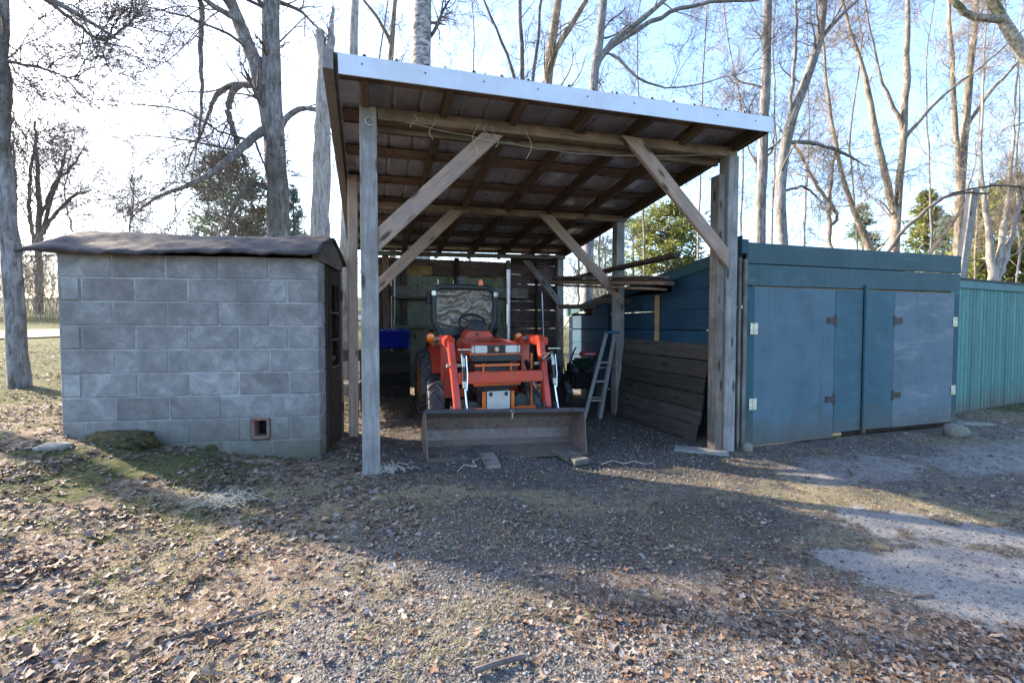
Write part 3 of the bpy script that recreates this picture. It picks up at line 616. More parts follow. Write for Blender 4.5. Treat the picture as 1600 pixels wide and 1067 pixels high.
# ------------------------------------------------------------ tractor (local: x across, y towards the rear, z up)
TR = Vector((-.02, 4.4, -.05)); tr = empty('tractor', TR, R(18), 'red compact tractor with front loader bucket parked under the open shelter', 'tractor')
TROT = Matrix.Rotation(R(18), 4, 'Z')
def tw(x, y, z=0): return TR+(TROT @ Vector((x, y, z)))
CX = .14
def tyre(name, x, y, r, wd, lugs, lugh):
    w_ = empty_part(name, (x, y, r-.01), tr)
    hw = wd/2; rim = r*.56
    T_ = MB().lathe([(-hw*.7, rim), (-hw*.98, rim+(r-rim)*.35), (-hw, r*.84), (-hw*.86, r*.93), (-hw*.5, r*.955), (0, r*.965), (hw*.5, r*.955), (hw*.86, r*.93), (hw, r*.84), (hw*.98, rim+(r-rim)*.35), (hw*.7, rim)], (0, 0, 0), (1, 0, 0), 48)
    for i in range(lugs):
        for s in (-1, 1):
            q = 2*math.pi*(i+(.5 if s > 0 else 0))/lugs; dq = 2*math.pi/lugs*.8
            P = []
            for f in np.linspace(.02, 1.0, 5):
                ang = q+dq*f; P.append((s*hw*f*.98, ang, r*(.962-.05*max(0, f-.7)/.3)))
            V = []; th = .017 if r > .4 else .013
            for (xx, an, rr) in P:
                for (da, dr) in ((-th/r, -.01), (-th*.7/r, lugh), (th*.7/r, lugh), (th/r, -.01)): V.append((xx, (rr+dr)*math.cos(an+da), (rr+dr)*math.sin(an+da)))
            V = [Vector(v) for v in V]; Fs = []
            for j in range(4):
                for e in range(4): Fs.append((j*4+e, j*4+(e+1) % 4, (j+1)*4+(e+1) % 4, (j+1)*4+e))
            Fs += [(0, 1, 2, 3), (16, 19, 18, 17)]; T_.add(V, Fs)
    T_.build('tyre', M['rubber'], w_, True)
    MB().lathe([(-hw*.72, rim), (-hw*.75, rim+.012), (-hw*.6, rim*.93), (-hw*.2, rim*.88), (-hw*.15, .10), (-hw*.4, .09), (-hw*.4, .04), (hw*.4, .04), (hw*.4, .09), (-hw*.1, rim*.8), (hw*.6, rim*.93), (hw*.75, rim+.012), (hw*.72, rim)], (0, 0, 0), (1, 0, 0), 32).build('rim', M['orange'], w_, True)
    return w_
def empty_part(name, loc, parent):
    o = bpy.data.objects.new(name, None); C.objects.link(o); o.location = loc; o.parent = parent; o.empty_display_size = .1; return o
for s in (-1, 1):
    tyre('rear_wheel', CX+s*.60-.03, 2.55, .49, .29, 16, .028)
    tyre('front_wheel', CX+s*.60-.09 if s < 0 else CX+.52, 1.28, .325, .19, 14, .02).rotation_euler = (0, 0, R(-5))
# bucket
bk = empty_part('bucket', (0, 0, .012), tr); bk.rotation_euler = (0, .045, 0)
def bx(y, z, s):  # half spread grows with height
    return (-.80-.0*z) if s < 0 else (.845+.28*z)
prof = [(0, 0), (.44, .02), (.50, .07), (.53, .17), (.50, .30), (.42, .375), (.34, .41)]
V = []
for off in (0, 1):
    for (y, z) in prof:
        y2, z2 = (y, z) if not off else (y+.012*(1 if z > .05 else 0), z-.014 if z < .05 else z+.008)
        V += [(bx(y, z, -1), y2, z2), (bx(y, z, 1), y2, z2)]
n = len(prof); F = []
for i in range(n-1): F += [(2*i, 2*i+2, 2*i+3, 2*i+1), (2*n+2*i, 2*n+2*i+1, 2*n+2*i+3, 2*n+2*i+2)]
MB().add(V, F).build('bucket_shell', M['steel'], bk)
for s in (-1, 1):
    pl = prof[:]; mbp = MB(); x = bx
    poly = [(0, -.005), (.44, 0), (.51, .06), (.54, .17), (.51, .31), (.42, .39), (.33, .42), (.10, .12)]
    Vp = [(bx(0, z, s)+(0 if s > 0 else -.0), y, z) for y, z in poly]+[(bx(0, z, s)+s*.01, y, z) for y, z in poly]; m_ = len(poly)
    mbp.add(Vp, [tuple(range(m_)), tuple(reversed(range(m_, 2*m_)))]+[(i, (i+1) % m_, m_+(i+1) % m_, m_+i) for i in range(m_)]).build('side_plate', M['steel'], bk)
MB().bar((-.815, .325, .408), (.97, .325, .405), .06, .035, bev=.004).build('lip', M['lip'], bk)
MB().bar((-.80, .03, .003), (.845, .03, .003), .10, .012, bev=.002).build('cutting_edge', M['steel'], bk)
for q in (-.36, .80): MB().box((q, .29, .408), (.012, .012, .022)).build('lip_bolt', M['rust'], bk)
hk = MB().tube([(.10+.018*math.cos(q), .288, .40+.018*math.sin(q)) for q in np.linspace(0, 6.28, 12)], .004, 6); hk.tube([(.10, .286, .385), (.102, .283, .345), (.098, .285, .325)], [.006, .011, .006], 8); hk.build('shackle', M['alu'], bk, True)
# loader arms, posts, cylinders
for s, xa, xt in ((-1, -.40, -.42), (1, .66, .76)):
    path = [(.62, .36), (.80, .74), (.97, 1.03), (1.08, 1.12), (1.62, 1.14)]
    wd_ = .035
    def off(P, d):
        out = []
        for i, (y, z) in enumerate(P):
            a = Vector(P[max(i-1, 0)]); b = Vector(P[min(i+1, len(P)-1)]); t = (b-a).normalized(); nn = Vector((-t.y, t.x)); out.append((y+nn.x*d, z+nn.y*d))
        return out
    up_, lo_ = off(path, .048), off(path, -.048); up_[2] = (.93, 1.12); up_[3] = (1.04, 1.20); up_[4] = (1.62, 1.20)
    V = []; poly = up_+lo_[::-1]; np_ = len(path)
    xs_ = [xa+(xt-xa)*i/(np_-1) for i in range(np_)]; xs2 = xs_+xs_[::-1]
    V = [(xs2[i]-wd_, *poly[i]) for i in range(2*np_)]+[(xs2[i]+wd_, *poly[i]) for i in range(2*np_)]
    F = []
    for i in range(np_-1):
        a_, b_, c_, d_ = i, i+1, 2*np_-2-i, 2*np_-1-i; o_ = 2*np_
        F += [(a_, b_, c_, d_), (a_+o_, d_+o_, c_+o_, b_+o_), (a_, a_+o_, b_+o_, b_), (d_, c_, c_+o_, d_+o_)]
    F += [(0, 2*np_-1, 4*np_-1, 2*np_), (np_-1, 3*np_-1, 3*np_, np_)]
    arm = MB().add(V, F).build('loader_arm', M['red'], tr, bev=.008)
    MB().bar((xt-.0*s, 1.0, 1.125), (xt, 1.42, 1.15), .125, .10, bev=.012).build('arm_gusset', M['red'], tr)
    MB().bar((xt-s*.06, 1.55, 1.18), (xt-s*.06+s*.0, 1.52, .42), .11, .10, (0, 1, 0), bev=.008).bar((xt-s*.06-.062, 1.55, 1.16), (xt-s*.06-.062, 1.53, .5), .02, .15, (0, 1, 0)).build('loader_post', M['red'], tr)
    MB().bar((xt-s*.3, 1.5, .45), (xt, 1.5, .45), .1, .1, bev=.006).build('post_bracket', M['red'], tr)
    MB().tube([(xt-.10, 1.5, 1.15), (xt+.10, 1.5, 1.15)], .03, 12).build("pivot_pin", M["alu"], tr, True)
    MB().tube([(xa-.08, .86, .86), (xa+.08, .86, .86)], .022, 10).build('pivot_pin', M['alu'], tr, True)
    xc = xa+.085 if s < 0 else xa+.10
    MB().tube([(xc-.01, .70, 1.02 if s < 0 else 1.02), (xc, .65, .62)], .019, 12).build('tilt_cylinder', M['black'], tr, True)
    MB().tube([(xc, .66, .66), (xc+.012, .575, .36)], .012, 10).build('cylinder_rod', M['chrome'], tr, True)
    MB().tube([(xc-.012, .70, .99), (xc-.004, .675, .86)], .021, 12).build('cylinder_sleeve', M['alu'], tr, True)
    MB().tube([(xc-.002, .66, .70), (xc, .65, .63)], .023, 12).build('cylinder_sleeve', M['alu'], tr, True)
    MB().tube([(xc+.024, .69, .98), (xc+.03, .65, .76), (xc+.018, .63, .60)], .007, 8).build('hydraulic_line', M['chrome'], tr, True)
    MB().bar((xc-.06, .685, 1.05), (xc+.08, .675, 1.05), .05, .012).build('valve_bracket', M['alu'], tr)
    MB().tube([(xt-s*.12, 1.30, .85), (xa-s*.05, .95, .62)], .03, 12).build('lift_cylinder', M['black'], tr, True)
    MB().tube([(xa-s*.05, .95, .62), (xa-s*.03, .86, .52)], .016, 10).build('cylinder_rod', M['chrome'], tr, True)
    for hh in range(3):
        MB().tube([(xc-s*.02*hh-.0, .68, 1.0), (xc-s*(.08+.03*hh), .80, .98-.06*hh), (xc-s*(.10+.05*hh), 1.0, .82-.04*hh), (xc-s*(.05+.02*hh), 1.35, .95-.1*hh)], .008, 7).build('hose', M['black'], tr, True)
    MB().bar((xa-.07, .57, .2), (xa-.07, .60, .44), .012, .10, bev=.003).bar((xa+.07, .57, .2), (xa+.07, .60, .44), .012, .14, bev=.003).build('bucket_bracket', M['lip'], tr)
MB().bar((-.375, .77, .725), (.64, .77, .725), .12, .125, bev=.012).build('cross_tube', M['red'], tr)
# hood
HW = .305
hd = MB(); 
def loft(secs):
    V = []; F = []; k = len(secs[0])
    for s_ in secs: V += s_
    for i in range(len(secs)-1):
        for j in range(k): F.append((i*k+j, i*k+(j+1) % k, (i+1)*k+(j+1) % k, (i+1)*k+j))
    F += [tuple(reversed(range(k))), tuple((len(secs)-1)*k+j for j in range(k))]
    return V, F
def sec(y, hw, z0, z1, ch=.04): return [(CX-hw, y, z0), (CX-hw, y, z1-ch), (CX-hw+ch, y, z1), (CX+hw-ch, y, z1), (CX+hw, y, z1-ch), (CX+hw, y, z0)]
V, F = loft([sec(1.0, HW-.01, .97, 1.085, .02), sec(1.03, HW, .90, 1.11, .03), sec(1.45, HW+.01, .86, 1.145, .05), sec(1.85, HW+.015, .84, 1.165, .06)])
hood = MB().add(V, F).build('hood', M['hood'], tr, bev=.008)
for k_ in range(4): MB().box((CX-.12+.08*k_, 1.34, 1.139), (.03, .5, .004)).build('hood_rib', M['hood'], hood)
V, F = loft([sec(1.84, .20, .95, 1.24, .06), sec(1.98, .22, .95, 1.28, .07), sec(2.10, .21, .95, 1.25, .07)]); cw = MB().add(V, F).build('dash_cowl', M['red'], tr, bev=.008)
MB().box((CX-.03, 1.838, 1.2), (.06, .02, .03), bev=.005).build('lighter_socket', M['black'], cw)
gr = MB().box((CX, .992, 1.035), (HW*2-.02, .03, .10), bev=.004).build('grille', M['black'], tr)
for s in (-1, 1):
    MB().box((CX+s*.19, .972, 1.035), (.155, .02, .088), bev=.008).build('headlight', M['lens'], tr)
    MB().box((CX+s*.288, .985, 1.035), (.026, .05, .088), bev=.006).build('marker_lens', M['lens'], tr)
bd = MB().lathe([(0, .036), (.012, .036), (.016, .03)], (CX, .965, 1.035), (0, -1, 0), 8).build('badge', M['brass'], gr)
MB().lathe([(0, .02), (.005, .018)], (CX, .949, 1.033), (0, -1, 0), 6).build('badge_crest', M['lens'], bd)
MB().box((CX, .965, .977), (HW*2+.03, .04, .012)).build('bumper_strip', M['orange'], tr)
gs = MB().box((CX, .97, .93), (HW*2, .05, .075), bev=.006).build('lower_grille', M['black'], tr)
for s in (-1, 1):
    for k_ in range(7): MB().box((CX+s*.18+(k_-3)*.018, .943, .935), (.008, .004, .026)).build('grille_slot', M['lip'], gs)
MB().box((CX, 1.25, .82), (.5, .5, .1)).box((CX, 1.42, .6), (.36, .8, .36), bev=.03).box((CX, 1.05, .72), (.46, .06, .3)).build('engine', M['black'], tr)
gd = MB()
for z_ in (.848, .765): gd.box((CX+.0, .93, z_), (.56, .03, .026), bev=.004)
gd.box((CX, .93, .63), (.58, .035, .05), bev=.004)
for xx in (-.17, .17): gd.box((CX+xx, .94, .74), (.018, .02, .26))
gd.build('brush_guard', M['orange'], tr)
fr = MB().bar((CX-.175, .90, .20), (CX-.175, .90, .54), .04, .03, (0, 1, 0)).bar((CX+.18, .90, .20), (CX+.18, .90, .54), .04, .03, (0, 1, 0)).box((CX-.29, .92, .325), (.21, .04, .05), bev=.003).box((CX+.34, .92, .325), (.28, .04, .045), bev=.003).bar((CX+.44, .95, .33), (CX+.44, .95, .98), .022, .022, (0, 1, 0)).tube([(CX+.46, .95, .58), (CX+.56, .95, .58)], .022, 10).box((CX, .88, .195), (.5, .05, .02))
fr.build('front_frame', M['orange'], tr)
MB().box((CX, .885, .385), (.285, .008, .32), bev=.002).build('skid_plate', M['diamond'], tr)
for s in (-1, 1): MB().box((CX+s*.095, .878, .51), (.04, .012, .045), bev=.003).build('plate_clip', M['black'], tr)
MB().tube([(CX-.52, 1.28, .31), (CX+.52, 1.28, .31)], .07, 14).box((CX, 1.28, .36), (.3, .24, .22), bev=.03).tube([(CX-.4, 1.1, .4), (CX-.4, 1.0, .3)], .05).lathe([(0, .09), (.14, .1), (.2, .05)], (CX-.42, 1.02, .30), (0, 1, 0), 16).lathe([(0, .085), (.12, .09), (.2, .05)], (CX-.27, 1.02, .32), (0, 1, 0), 16).lathe([(0, .085), (.12, .09), (.2, .05)], (CX+.33, 1.02, .40), (0, 1, 0), 16).build('front_axle', plain('cast_grey_green', (.05, .065, .06), .6, spot=.3, dirt=(.12, .11, .1)), tr, True)
MB().box((CX, 2.2, .5), (.4, 1.3, .4), bev=.04).tube([(CX-.55, 2.55, .48), (CX+.55, 2.55, .48)], .1, 14).build('transmission', M['black'], tr)
for s in (-1, 1):
    arc = [(2.55-.56*math.cos(q), .47+.56*math.sin(q)) for q in np.linspace(.35, 2.3, 12)]; arc2 = [(2.55-.53*math.cos(q), .47+.53*math.sin(q)) for q in np.linspace(2.3, .35, 12)]
    MB().prism(arc+arc2, CX+s*.40, CX+s*.62).build('fender', M['red'], tr)
    MB().bar((CX+s*.58, 2.15, 1.05), (CX+s*.66, 2.1, 1.13), .05, .05).build('lamp_bracket', M['orange'], tr)
    MB().lathe([(0, .055), (.03, .06), (.05, .045), (.055, .02)], (CX+s*.64, 2.06, 1.16), (0, -1, 0), 18).build('turn_lamp', M['amber'], tr, True)
MB().box((CX, 2.62, .92), (.48, .45, .14), bev=.05).box((CX, 2.84, 1.16), (.48, .12, .42), bev=.05).build('seat', M['seat'], tr, True)
sw_ = MB().tube([(CX-.02+.19*math.cos(q), 2.18+.08*math.sin(q), 1.36+.16*math.sin(q)*.8) for q in np.linspace(0, 2*math.pi, 28)], .016, 8, False).tube([(CX-.02, 2.06, 1.24), (CX-.02, 2.18, 1.36)], .025).lathe([(0, .05), (.03, .04)], (CX-.02, 2.17, 1.36), (0, -.8, .5), 14)
for q in (.3, 2.5, 4.7): sw_.tube([(CX-.02, 2.18, 1.36), (CX-.02+.18*math.cos(q), 2.18+.08*math.sin(q), 1.36+.13*math.sin(q))], .012, 6)
sw_.build('steering_wheel', M['black'], tr, True)
tz = MB().lathe([(0, .14), (.02, .15), (.1, .10), (.14, .03)], (CX, 2.0, 1.27), (0, -.25, 1), 20).build('dash_cover', M['seat'], cw, True)
# roll frame with vinyl windscreen
RX0, RX1, RZ1, RYf = -.42, .50, 1.885, 2.3
def rr_(x0, x1, z0, z1, r, y):
    P = [(x0+.12, y, z0-.05)]
    P += [(x0, y, z0+.2)]
    P += [(x0+r-r*math.cos(q), y, z1-r+r*math.sin(q)) for q in np.linspace(0, math.pi/2, 6)]
    P += [(x1-r+r*math.sin(q), y, z1-r+r*math.cos(q)) for q in np.linspace(0, math.pi/2, 6)]
    P += [(x1, y, z0+.2), (x1-.12, y, z0-.05)]
    return P
MB().tube(rr_(RX0, RX1, 1.2, RZ1, .13, RYf), .042, 12).build('roll_frame', M['seat'], tr, True)
MB().bar((RX0-.02, RYf, 1.3), (RX0-.02, RYf+.6, .95), .06, .06).bar((RX1+.02, RYf, 1.3), (RX1+.02, RYf+.6, .95), .06, .06).build('frame_leg', M['seat'], tr)
V = []; F = []; nn_ = 26
for i in range(nn_):
    for j in range(nn_):
        x = RX0+.03+(RX1-RX0-.06)*i/(nn_-1); z = 1.29+(RZ1-1.32)*j/(nn_-1); V.append((x, RYf+.02+.05*(fbm(x*4, z*5, 3)-.5), float(z)))
for i in range(nn_-1):
    for j in range(nn_-1): F.append((i*nn_+j, (i+1)*nn_+j, (i+1)*nn_+j+1, i*nn_+j+1))
link('windscreen', npmesh('windscreen', [tuple(map(float, v)) for v in V], F, M['vinyl'], True), tr)
MB().box(((RX0+RX1)/2, RYf+.01, 1.235), (RX1-RX0-.1, .02, .11), bev=.005).build('lower_apron', M['seat'], tr)
MB().box((RX0+.40, RYf-.0, RZ1+.095), (.11, .07, .12), bev=.015).box((RX0+.40, RYf, RZ1+.04), (.03, .03, .04)).build('work_lamp', M['black'], tr)
MB().lathe([(0, .04), (.03, .04), (.035, .034), (.075, .032), (.09, .015)], (RX0+.70, RYf, RZ1+.03), (0, 0, 1), 16).build('beacon', M['amber'], tr, True)
for xx in (RX0-.0, RX1): MB().box((xx, RYf-.045, RZ1-.10), (.06, .02, .065), bev=.004).build('reflector', M['lens'], tr)
MB().tube([(RX1+.10, 1.95, 1.1), (RX1+.10, 1.95, 2.12)], .028, 12).tube([(RX1+.10, 1.95, 1.1), (RX1+.02, 1.9, 1.0)], .03).build('exhaust', M['galv'], tr, True)
MB().bar((RX1+.07, 1.91, 1.34), (RX1+.07, 1.91, 1.62), .02, .02).build('exhaust_tape', M['lens'], tr)
MB().tube([(RX0-.07, RYf, 1.62), (RX0-.07, RYf-.02, 1.82)], .035, 10).build('mirror', M['black'], tr, True)

# ------------------------------------------------------------ loose things in and round the shelter
def thing(name, mb, mat, label, cat, group=None, smooth=False):
    o = mb.build(name, mat, None, smooth); return tag(o, label, cat, group)
def dropped_board(px, py, L_, W_, H_, yaw, label, mat='slab'):
    q = gp(px, py); o = link('ground_board', boxmesh(L_, W_, H_, .004, M[mat], .004)); o.location = (q.x, q.y, q.z+H_/2+.004); o.rotation_euler = (R(1), 0, R(yaw)); return tag(o, label, 'board')
dropped_board(766, 722, .14, .40, .035, 12, 'short grey board under the middle of the tractor bucket edge', 'greyplank')
dropped_board(890, 717, .17, .42, .05, 28, 'grey wooden block under the right end of the tractor bucket', 'greyplank')
o = dropped_board(1095, 706, .55, .22, .025, -22, 'flat pale slab lying at the foot of the right front shelter post', 'slab'); o['category'] = 'slab'; o.name = 'paving_slab'
# blue snow shovel on the rear wall
RW = sh.matrix_world
def shelter_thing(name, a, b, z, label, cat): 
    q = sw(a, b, z); return empty(name, q, SY, label, cat)
s1 = shelter_thing('snow_shovel', .42, 4.2, 0, 'blue snow shovel standing blade up behind the left front post', 'shovel')
V = []; F = []
for i in range(13):
    for j in range(7):
        x = -.27+.54*i/12; z = .87+.34*j/6; V.append((x, .10*math.cos(j/6*2.2)-.05*(abs(x)/.27)**2+.015*math.cos(i*math.pi/2), z))
for i in range(12):
    for j in range(6): F.append((i*7+j, (i+1)*7+j, (i+1)*7+j+1, i*7+j+1))
bl = link('blade', npmesh('blade', V, F, M['blue'], True), s1); md = bl.modifiers.new('thick', 'SOLIDIFY'); md.thickness = .006
MB().tube([(.0, .03, 1.15), (.02, .06, 1.5), (.03, .1, 2.18)], .015, 8).build('handle', M['alu'], s1, True)
MB().tube([(.03+.07*math.cos(q), .1, 2.25+.07*math.sin(q)) for q in np.linspace(-1.57, 4.7, 16)], .013, 8).build('grip', M['black'], s1, True)
pb = shelter_thing('plywood_bin', .42, 4.1, gloc(.4, 4.1), 'tall brown plywood bin under the blue shovel', 'bin')
for k_ in range(4): beam('panel_board', (-.27, 0, .10+.2*k_), (.27, 0, .10+.2*k_), .02, .193, M['old_panel'], pb, bev=.003)
MB().box((-.26, .14, .4), (.02, .26, .78)).box((.26, .14, .4), (.02, .26, .78)).box((0, .27, .4), (.5, .02, .78)).build('side', M['old_panel'], pb)
# long handled tools
def tool(a, z0, z1, lean, label, mat, r=.014, head=None):
    t_ = shelter_thing('long_handled_tool', a, 4.25, 0, label, 'tool'); b_ = MB().tube([(0, -.12, z0), (lean, .05, z1)], r, 8).build('shaft', mat, t_, True)
    if head == 'shovel':
        MB().tube([(lean-.05, .05, z1+.11), (lean-.02, .05, z1+.03), (lean, .05, z1), (lean+.03, .05, z1+.03), (lean+.06, .05, z1+.11), (lean-.05, .05, z1+.11)], .012, 8).build('grip', M['blue'], t_, True)
    if head == 'rake': MB().bar((lean-.1, .04, z1+.01), (lean+.1, .04, z1+.01), .02, .02).tube([(lean-.09, .04, z1), (lean-.09, .0, z1-.06)], .005, 5).tube([(lean, .04, z1), (lean, .0, z1-.06)], .005, 5).tube([(lean+.09, .04, z1), (lean+.09, .0, z1-.06)], .005, 5).build('head', M['rust'], t_)
    MB().bar((-.1, -.12, z0-.02), (.1, -.12, z0-.02), .02, .16).build('blade', M['rust'], t_)
tool(3.30, .1, 1.95, -.02, 'rake with long grey handle leaning on the brown rear wall', M['galv'], .012, 'rake')
tool(3.72, .25, 1.68, -.10, 'shovel with pale wooden handle and blue grip, near the rear right post', M['fresh'], .016, 'shovel')
# walk-behind machine, dark, with a red label bar
mw = shelter_thing('garden_tiller', 3.62, 3.25, gloc(3.4, 3.2), 'dark garden machine with a red labelled bar, behind the aluminium ladder', 'garden machine')
MB().box((.0, .1, .42), (.44, .5, .30), bev=.05).lathe([(0, .17), (.14, .17), (.17, .10)], (-.05, .1, .57), (0, 0, 1), 20).build('engine', M['black'], mw, True)
MB().box((.05, -.19, .90), (.34, .06, .08), bev=.012).build('label_bar', plain('faded_red_plastic', (.35, .03, .04), .4), mw); MB().box((.06, -.223, .90), (.2, .006, .03)).build('label', M['lens'], mw)
MB().box((.02, -.02, .72), (.3, .3, .2), bev=.04).build('tank', M['green'], mw)
for s in (-1, 1):
    MB().lathe([(-.05, .12), (-.06, .18), (-.04, .2), (.04, .2), (.06, .18), (.05, .12)], (s*.3, .0, .2), (1, 0, 0), 28).lathe([(-.04, .12), (.04, .12)], (s*.3, 0, .2), (1, 0, 0), 20).build('wheel', M['rubber'], mw, True)
    MB().tube([(s*.2, .2, .5), (s*.24, -.2, .95), (s*.25, -.3, 1.02)], .014, 8).build('handlebar', M['black'], mw, True)
MB().box((-.33, -.28, .26), (.07, .01, .05)).build('tag_plate', M['slab'], mw)
mm = shelter_thing('engine_block', 3.08, 3.35, gloc(3.0, 3.3), 'small dark engine with pipes standing left of the garden machine', 'engine')
e_ = MB().box((0, 0, .3), (.32, .3, .36), bev=.04).lathe([(0, .13), (.1, .14), (.16, .06)], (0, -.15, .45), (0, -1, 0), 18)
for k_ in range(6): e_.box((.05, 0, .5+.03*k_), (.26, .26, .012))
e_.build('housing', M['black'], mm); MB().tube([(-.12, -.1, .6), (-.16, -.16, .78), (0, -.2, .85), (.14, -.12, .76), (.2, .1, .6)], .018, 8).build('pipe', M['galv'], mm, True); MB().lathe([(0, .03), (.05, .03)], (.14, -.16, .8), (0, 0, 1), 12).build('filler_cap', M['slab'], mm)
# aluminium step ladder, folded, leaning to the middle right post
ld = empty('step_ladder', sw(3.03, 2.0, gloc(3.3, 2.0)), SY, 'folded aluminium step ladder with blue top leaning beside the middle right post', 'ladder')
lean = .30
def lp(x, y, z): return (x+lean*z, y+.12*z, z)
for x0, x1 in ((-.02, .07), (.25, .22)):
    MB().bar(lp(x0, -.06, .0), lp(x1, -.03, 1.28), .055, .022, (1, 0, 0) if 0 else (0, 1, 0), bev=.002).build('front_rail', M['alu'], ld)
for x0, x1 in ((.05, .10), (.28, .24)): MB().bar(lp(x0, .08, .02), lp(x1, .02, 1.24), .03, .02, (0, 1, 0)).build('rear_rail', M['alu'], ld)
for z in (.28, .56, .84): MB().bar(lp(-.01+.02*z/.28, -.06, z), lp(.25-.008*z/.28, -.06, z-.0), .09, .022, bev=.003).build('step', M['alu'], ld)
for z in (.3, .75): MB().bar(lp(.06, .08, z), lp(.33, .08, z), .02, .02).build('brace', M['alu'], ld)
MB().bar(lp(.04, -.03, 1.30), lp(.27, -.03, 1.30), .12, .035, bev=.006).build('top_cap', plain('ladder_blue', (.03, .10, .2), .5), ld)
# leaning panel of old boards
pn = empty('leaning_board_panel', (0, 0, 0), 0, 'dark weathered board panel leaning against the teal garage side wall', 'board panel')
q0 = Vector((2.20, 5.32, -.12)); q1 = Vector((1.56, 7.15, -.12)); u0 = Vector((2.40, 5.42, 1.04)); u1 = Vector((1.74, 7.1, 1.08))
e = 0; hs = [.17, .15, .17, .16, .18, .17]
for h in hs:
    f0 = e; f1 = e+h-.006; c = (f0+f1)/2
    P0 = q0.lerp(u0, c)+Vector((random.uniform(-.02, .02)*.4, -.02+random.uniform(-.03, .03), 0)); P1 = q1.lerp(u1, c)+Vector((0, random.uniform(-.03, .03), 0))
    beam('panel_board', P0, P1, .022, (u0-q0).length*(f1-f0), M['old_panel'], pn, (u0-q0).normalized(), bev=.003, jit=.005); e += h
for c in (.16, .8): beam('panel_cleat', (q0.lerp(q1, c)+Vector((.04, .02, .03))), (u0.lerp(u1, c)+Vector((.03, .02, 0))), .025, .08, M['darkwood'], pn, (0, 1, 0))
# stored planks on brackets between the right posts
pk = empty('plank_stack', sw(3.55, 3.3, 1.8), SY, 'stack of old brown planks resting on a rail between the right rear posts', 'planks')
def wp(px, py, Y): return pk.matrix_world.inverted() @ at(px, py, Y)
bpy.context.view_layer.update()
for k_, (y0, z0, z1, hh) in enumerate(((0, 0, 0, .05), (.02, .055, .05, .03), (.05, .09, .085, .03), (-.05, -.03, -.035, .03))):
    beam('plank', wp(866+3*k_, 441-4*k_ if k_ < 3 else 446, 8.2), wp(1046-4*k_, 443-5*k_ if k_ < 3 else 452, 6.0), .2, hh, M['purlin'] if k_ != 1 else M['old_panel'], pk, jit=.006)
pk2 = empty('long_plank', sw(3.55, 3.3, 2.0), SY, 'single long brown plank sloping upward above the plank stack', 'plank')
bpy.context.view_layer.update()
Mi = pk2.matrix_world.inverted(); beam('plank', Mi @ at(868, 441, 8.6), Mi @ at(1057, 399, 5.9), .14, .05, M['rear_brown'], pk2, jit=.006)
o = beam('plank_bracket', sw(3.3, 3.5, 1.62), sw(4.02, 3.45, 1.63), .05, .08, M['rafter'], None); tag(o, 'short dark cross rail carrying the stored planks', 'rail')
o = beam('plank_bracket', sw(3.35, 2.28, 1.665), sw(4.0, 2.27, 1.665), .05, .08, M['rafter'], None); tag(o, 'near dark cross rail under the front end of the stored planks', 'rail')
# garage foot stones and wedge
def rock(name, px, py, s, label, mat='stone', cat='stone', lift=.3):
    q = gp(px, py); bm = bmesh.new(); bmesh.ops.create_icosphere(bm, subdivisions=5 if mat == 'moss' else 3, radius=1); o_ = random.uniform(0, 50)
    for v in bm.verts:
        d = v.co.normalized(); k_ = 1+(mat == 'moss')*(.22*(float(vnoise(d.x*26+o_, d.y*26+d.z*24+9))-.5)+.3*(float(vnoise(d.x*7+o_, d.y*7+d.z*7+9))-.5))+.35*(float(vnoise(d.x*2+o_, d.y*2+d.z*1.7+9))-.5)+.12*(float(vnoise(d.x*6+o_, d.z*6+d.y*5+9))-.5); c = d*k_
        c.x = math.copysign(abs(c.x)**.8, c.x); c.y = math.copysign(abs(c.y)**.8, c.y); c.z = math.copysign(abs(c.z)**.7, c.z); v.co = Vector((c.x*s[0], c.y*s[1], c.z*s[2]))
    m_ = bpy.data.meshes.new(name); bm.to_mesh(m_); bm.free(); o = link(name, m_, None, M[mat]); m_.polygons.foreach_set('use_smooth', [True]*len(m_.polygons)); o.location = (q.x, q.y, q.z+s[2]*lift); o.rotation_euler = (0, 0, R(random.uniform(-20, 20)))
    return tag(o, label, cat)
rock('corner_stone', 1493, 680, (.12, .11, .09), 'grey stone block at the right foot of the teal garage', lift=.6)
rock('flat_stone', 1520, 664, (.26, .10, .03), 'long flat stone lying between teal garage and turquoise shed')
rock('flat_stone', 85, 700, (.13, .09, .035), 'flat pale stone slab at the left corner of the block hut')
rock('wedge_stone', 1168, 706, (.05, .05, .06), 'small grey wedge stone under the left edge of the garage door', lift=.8)
rock('red_stone', 751, 987, (.02, .018, .012), 'small reddish stone in the gravel in the foreground')
rock('moss_clump', 190, 690, (.34, .12, .085), 'large dark green moss mound along the foot of the block hut', 'moss', 'moss', .3)
rock('moss_clump', 335, 700, (.10, .07, .05), 'small moss patch at the hut foot between the large mound and the vent', 'moss', 'moss', .2)
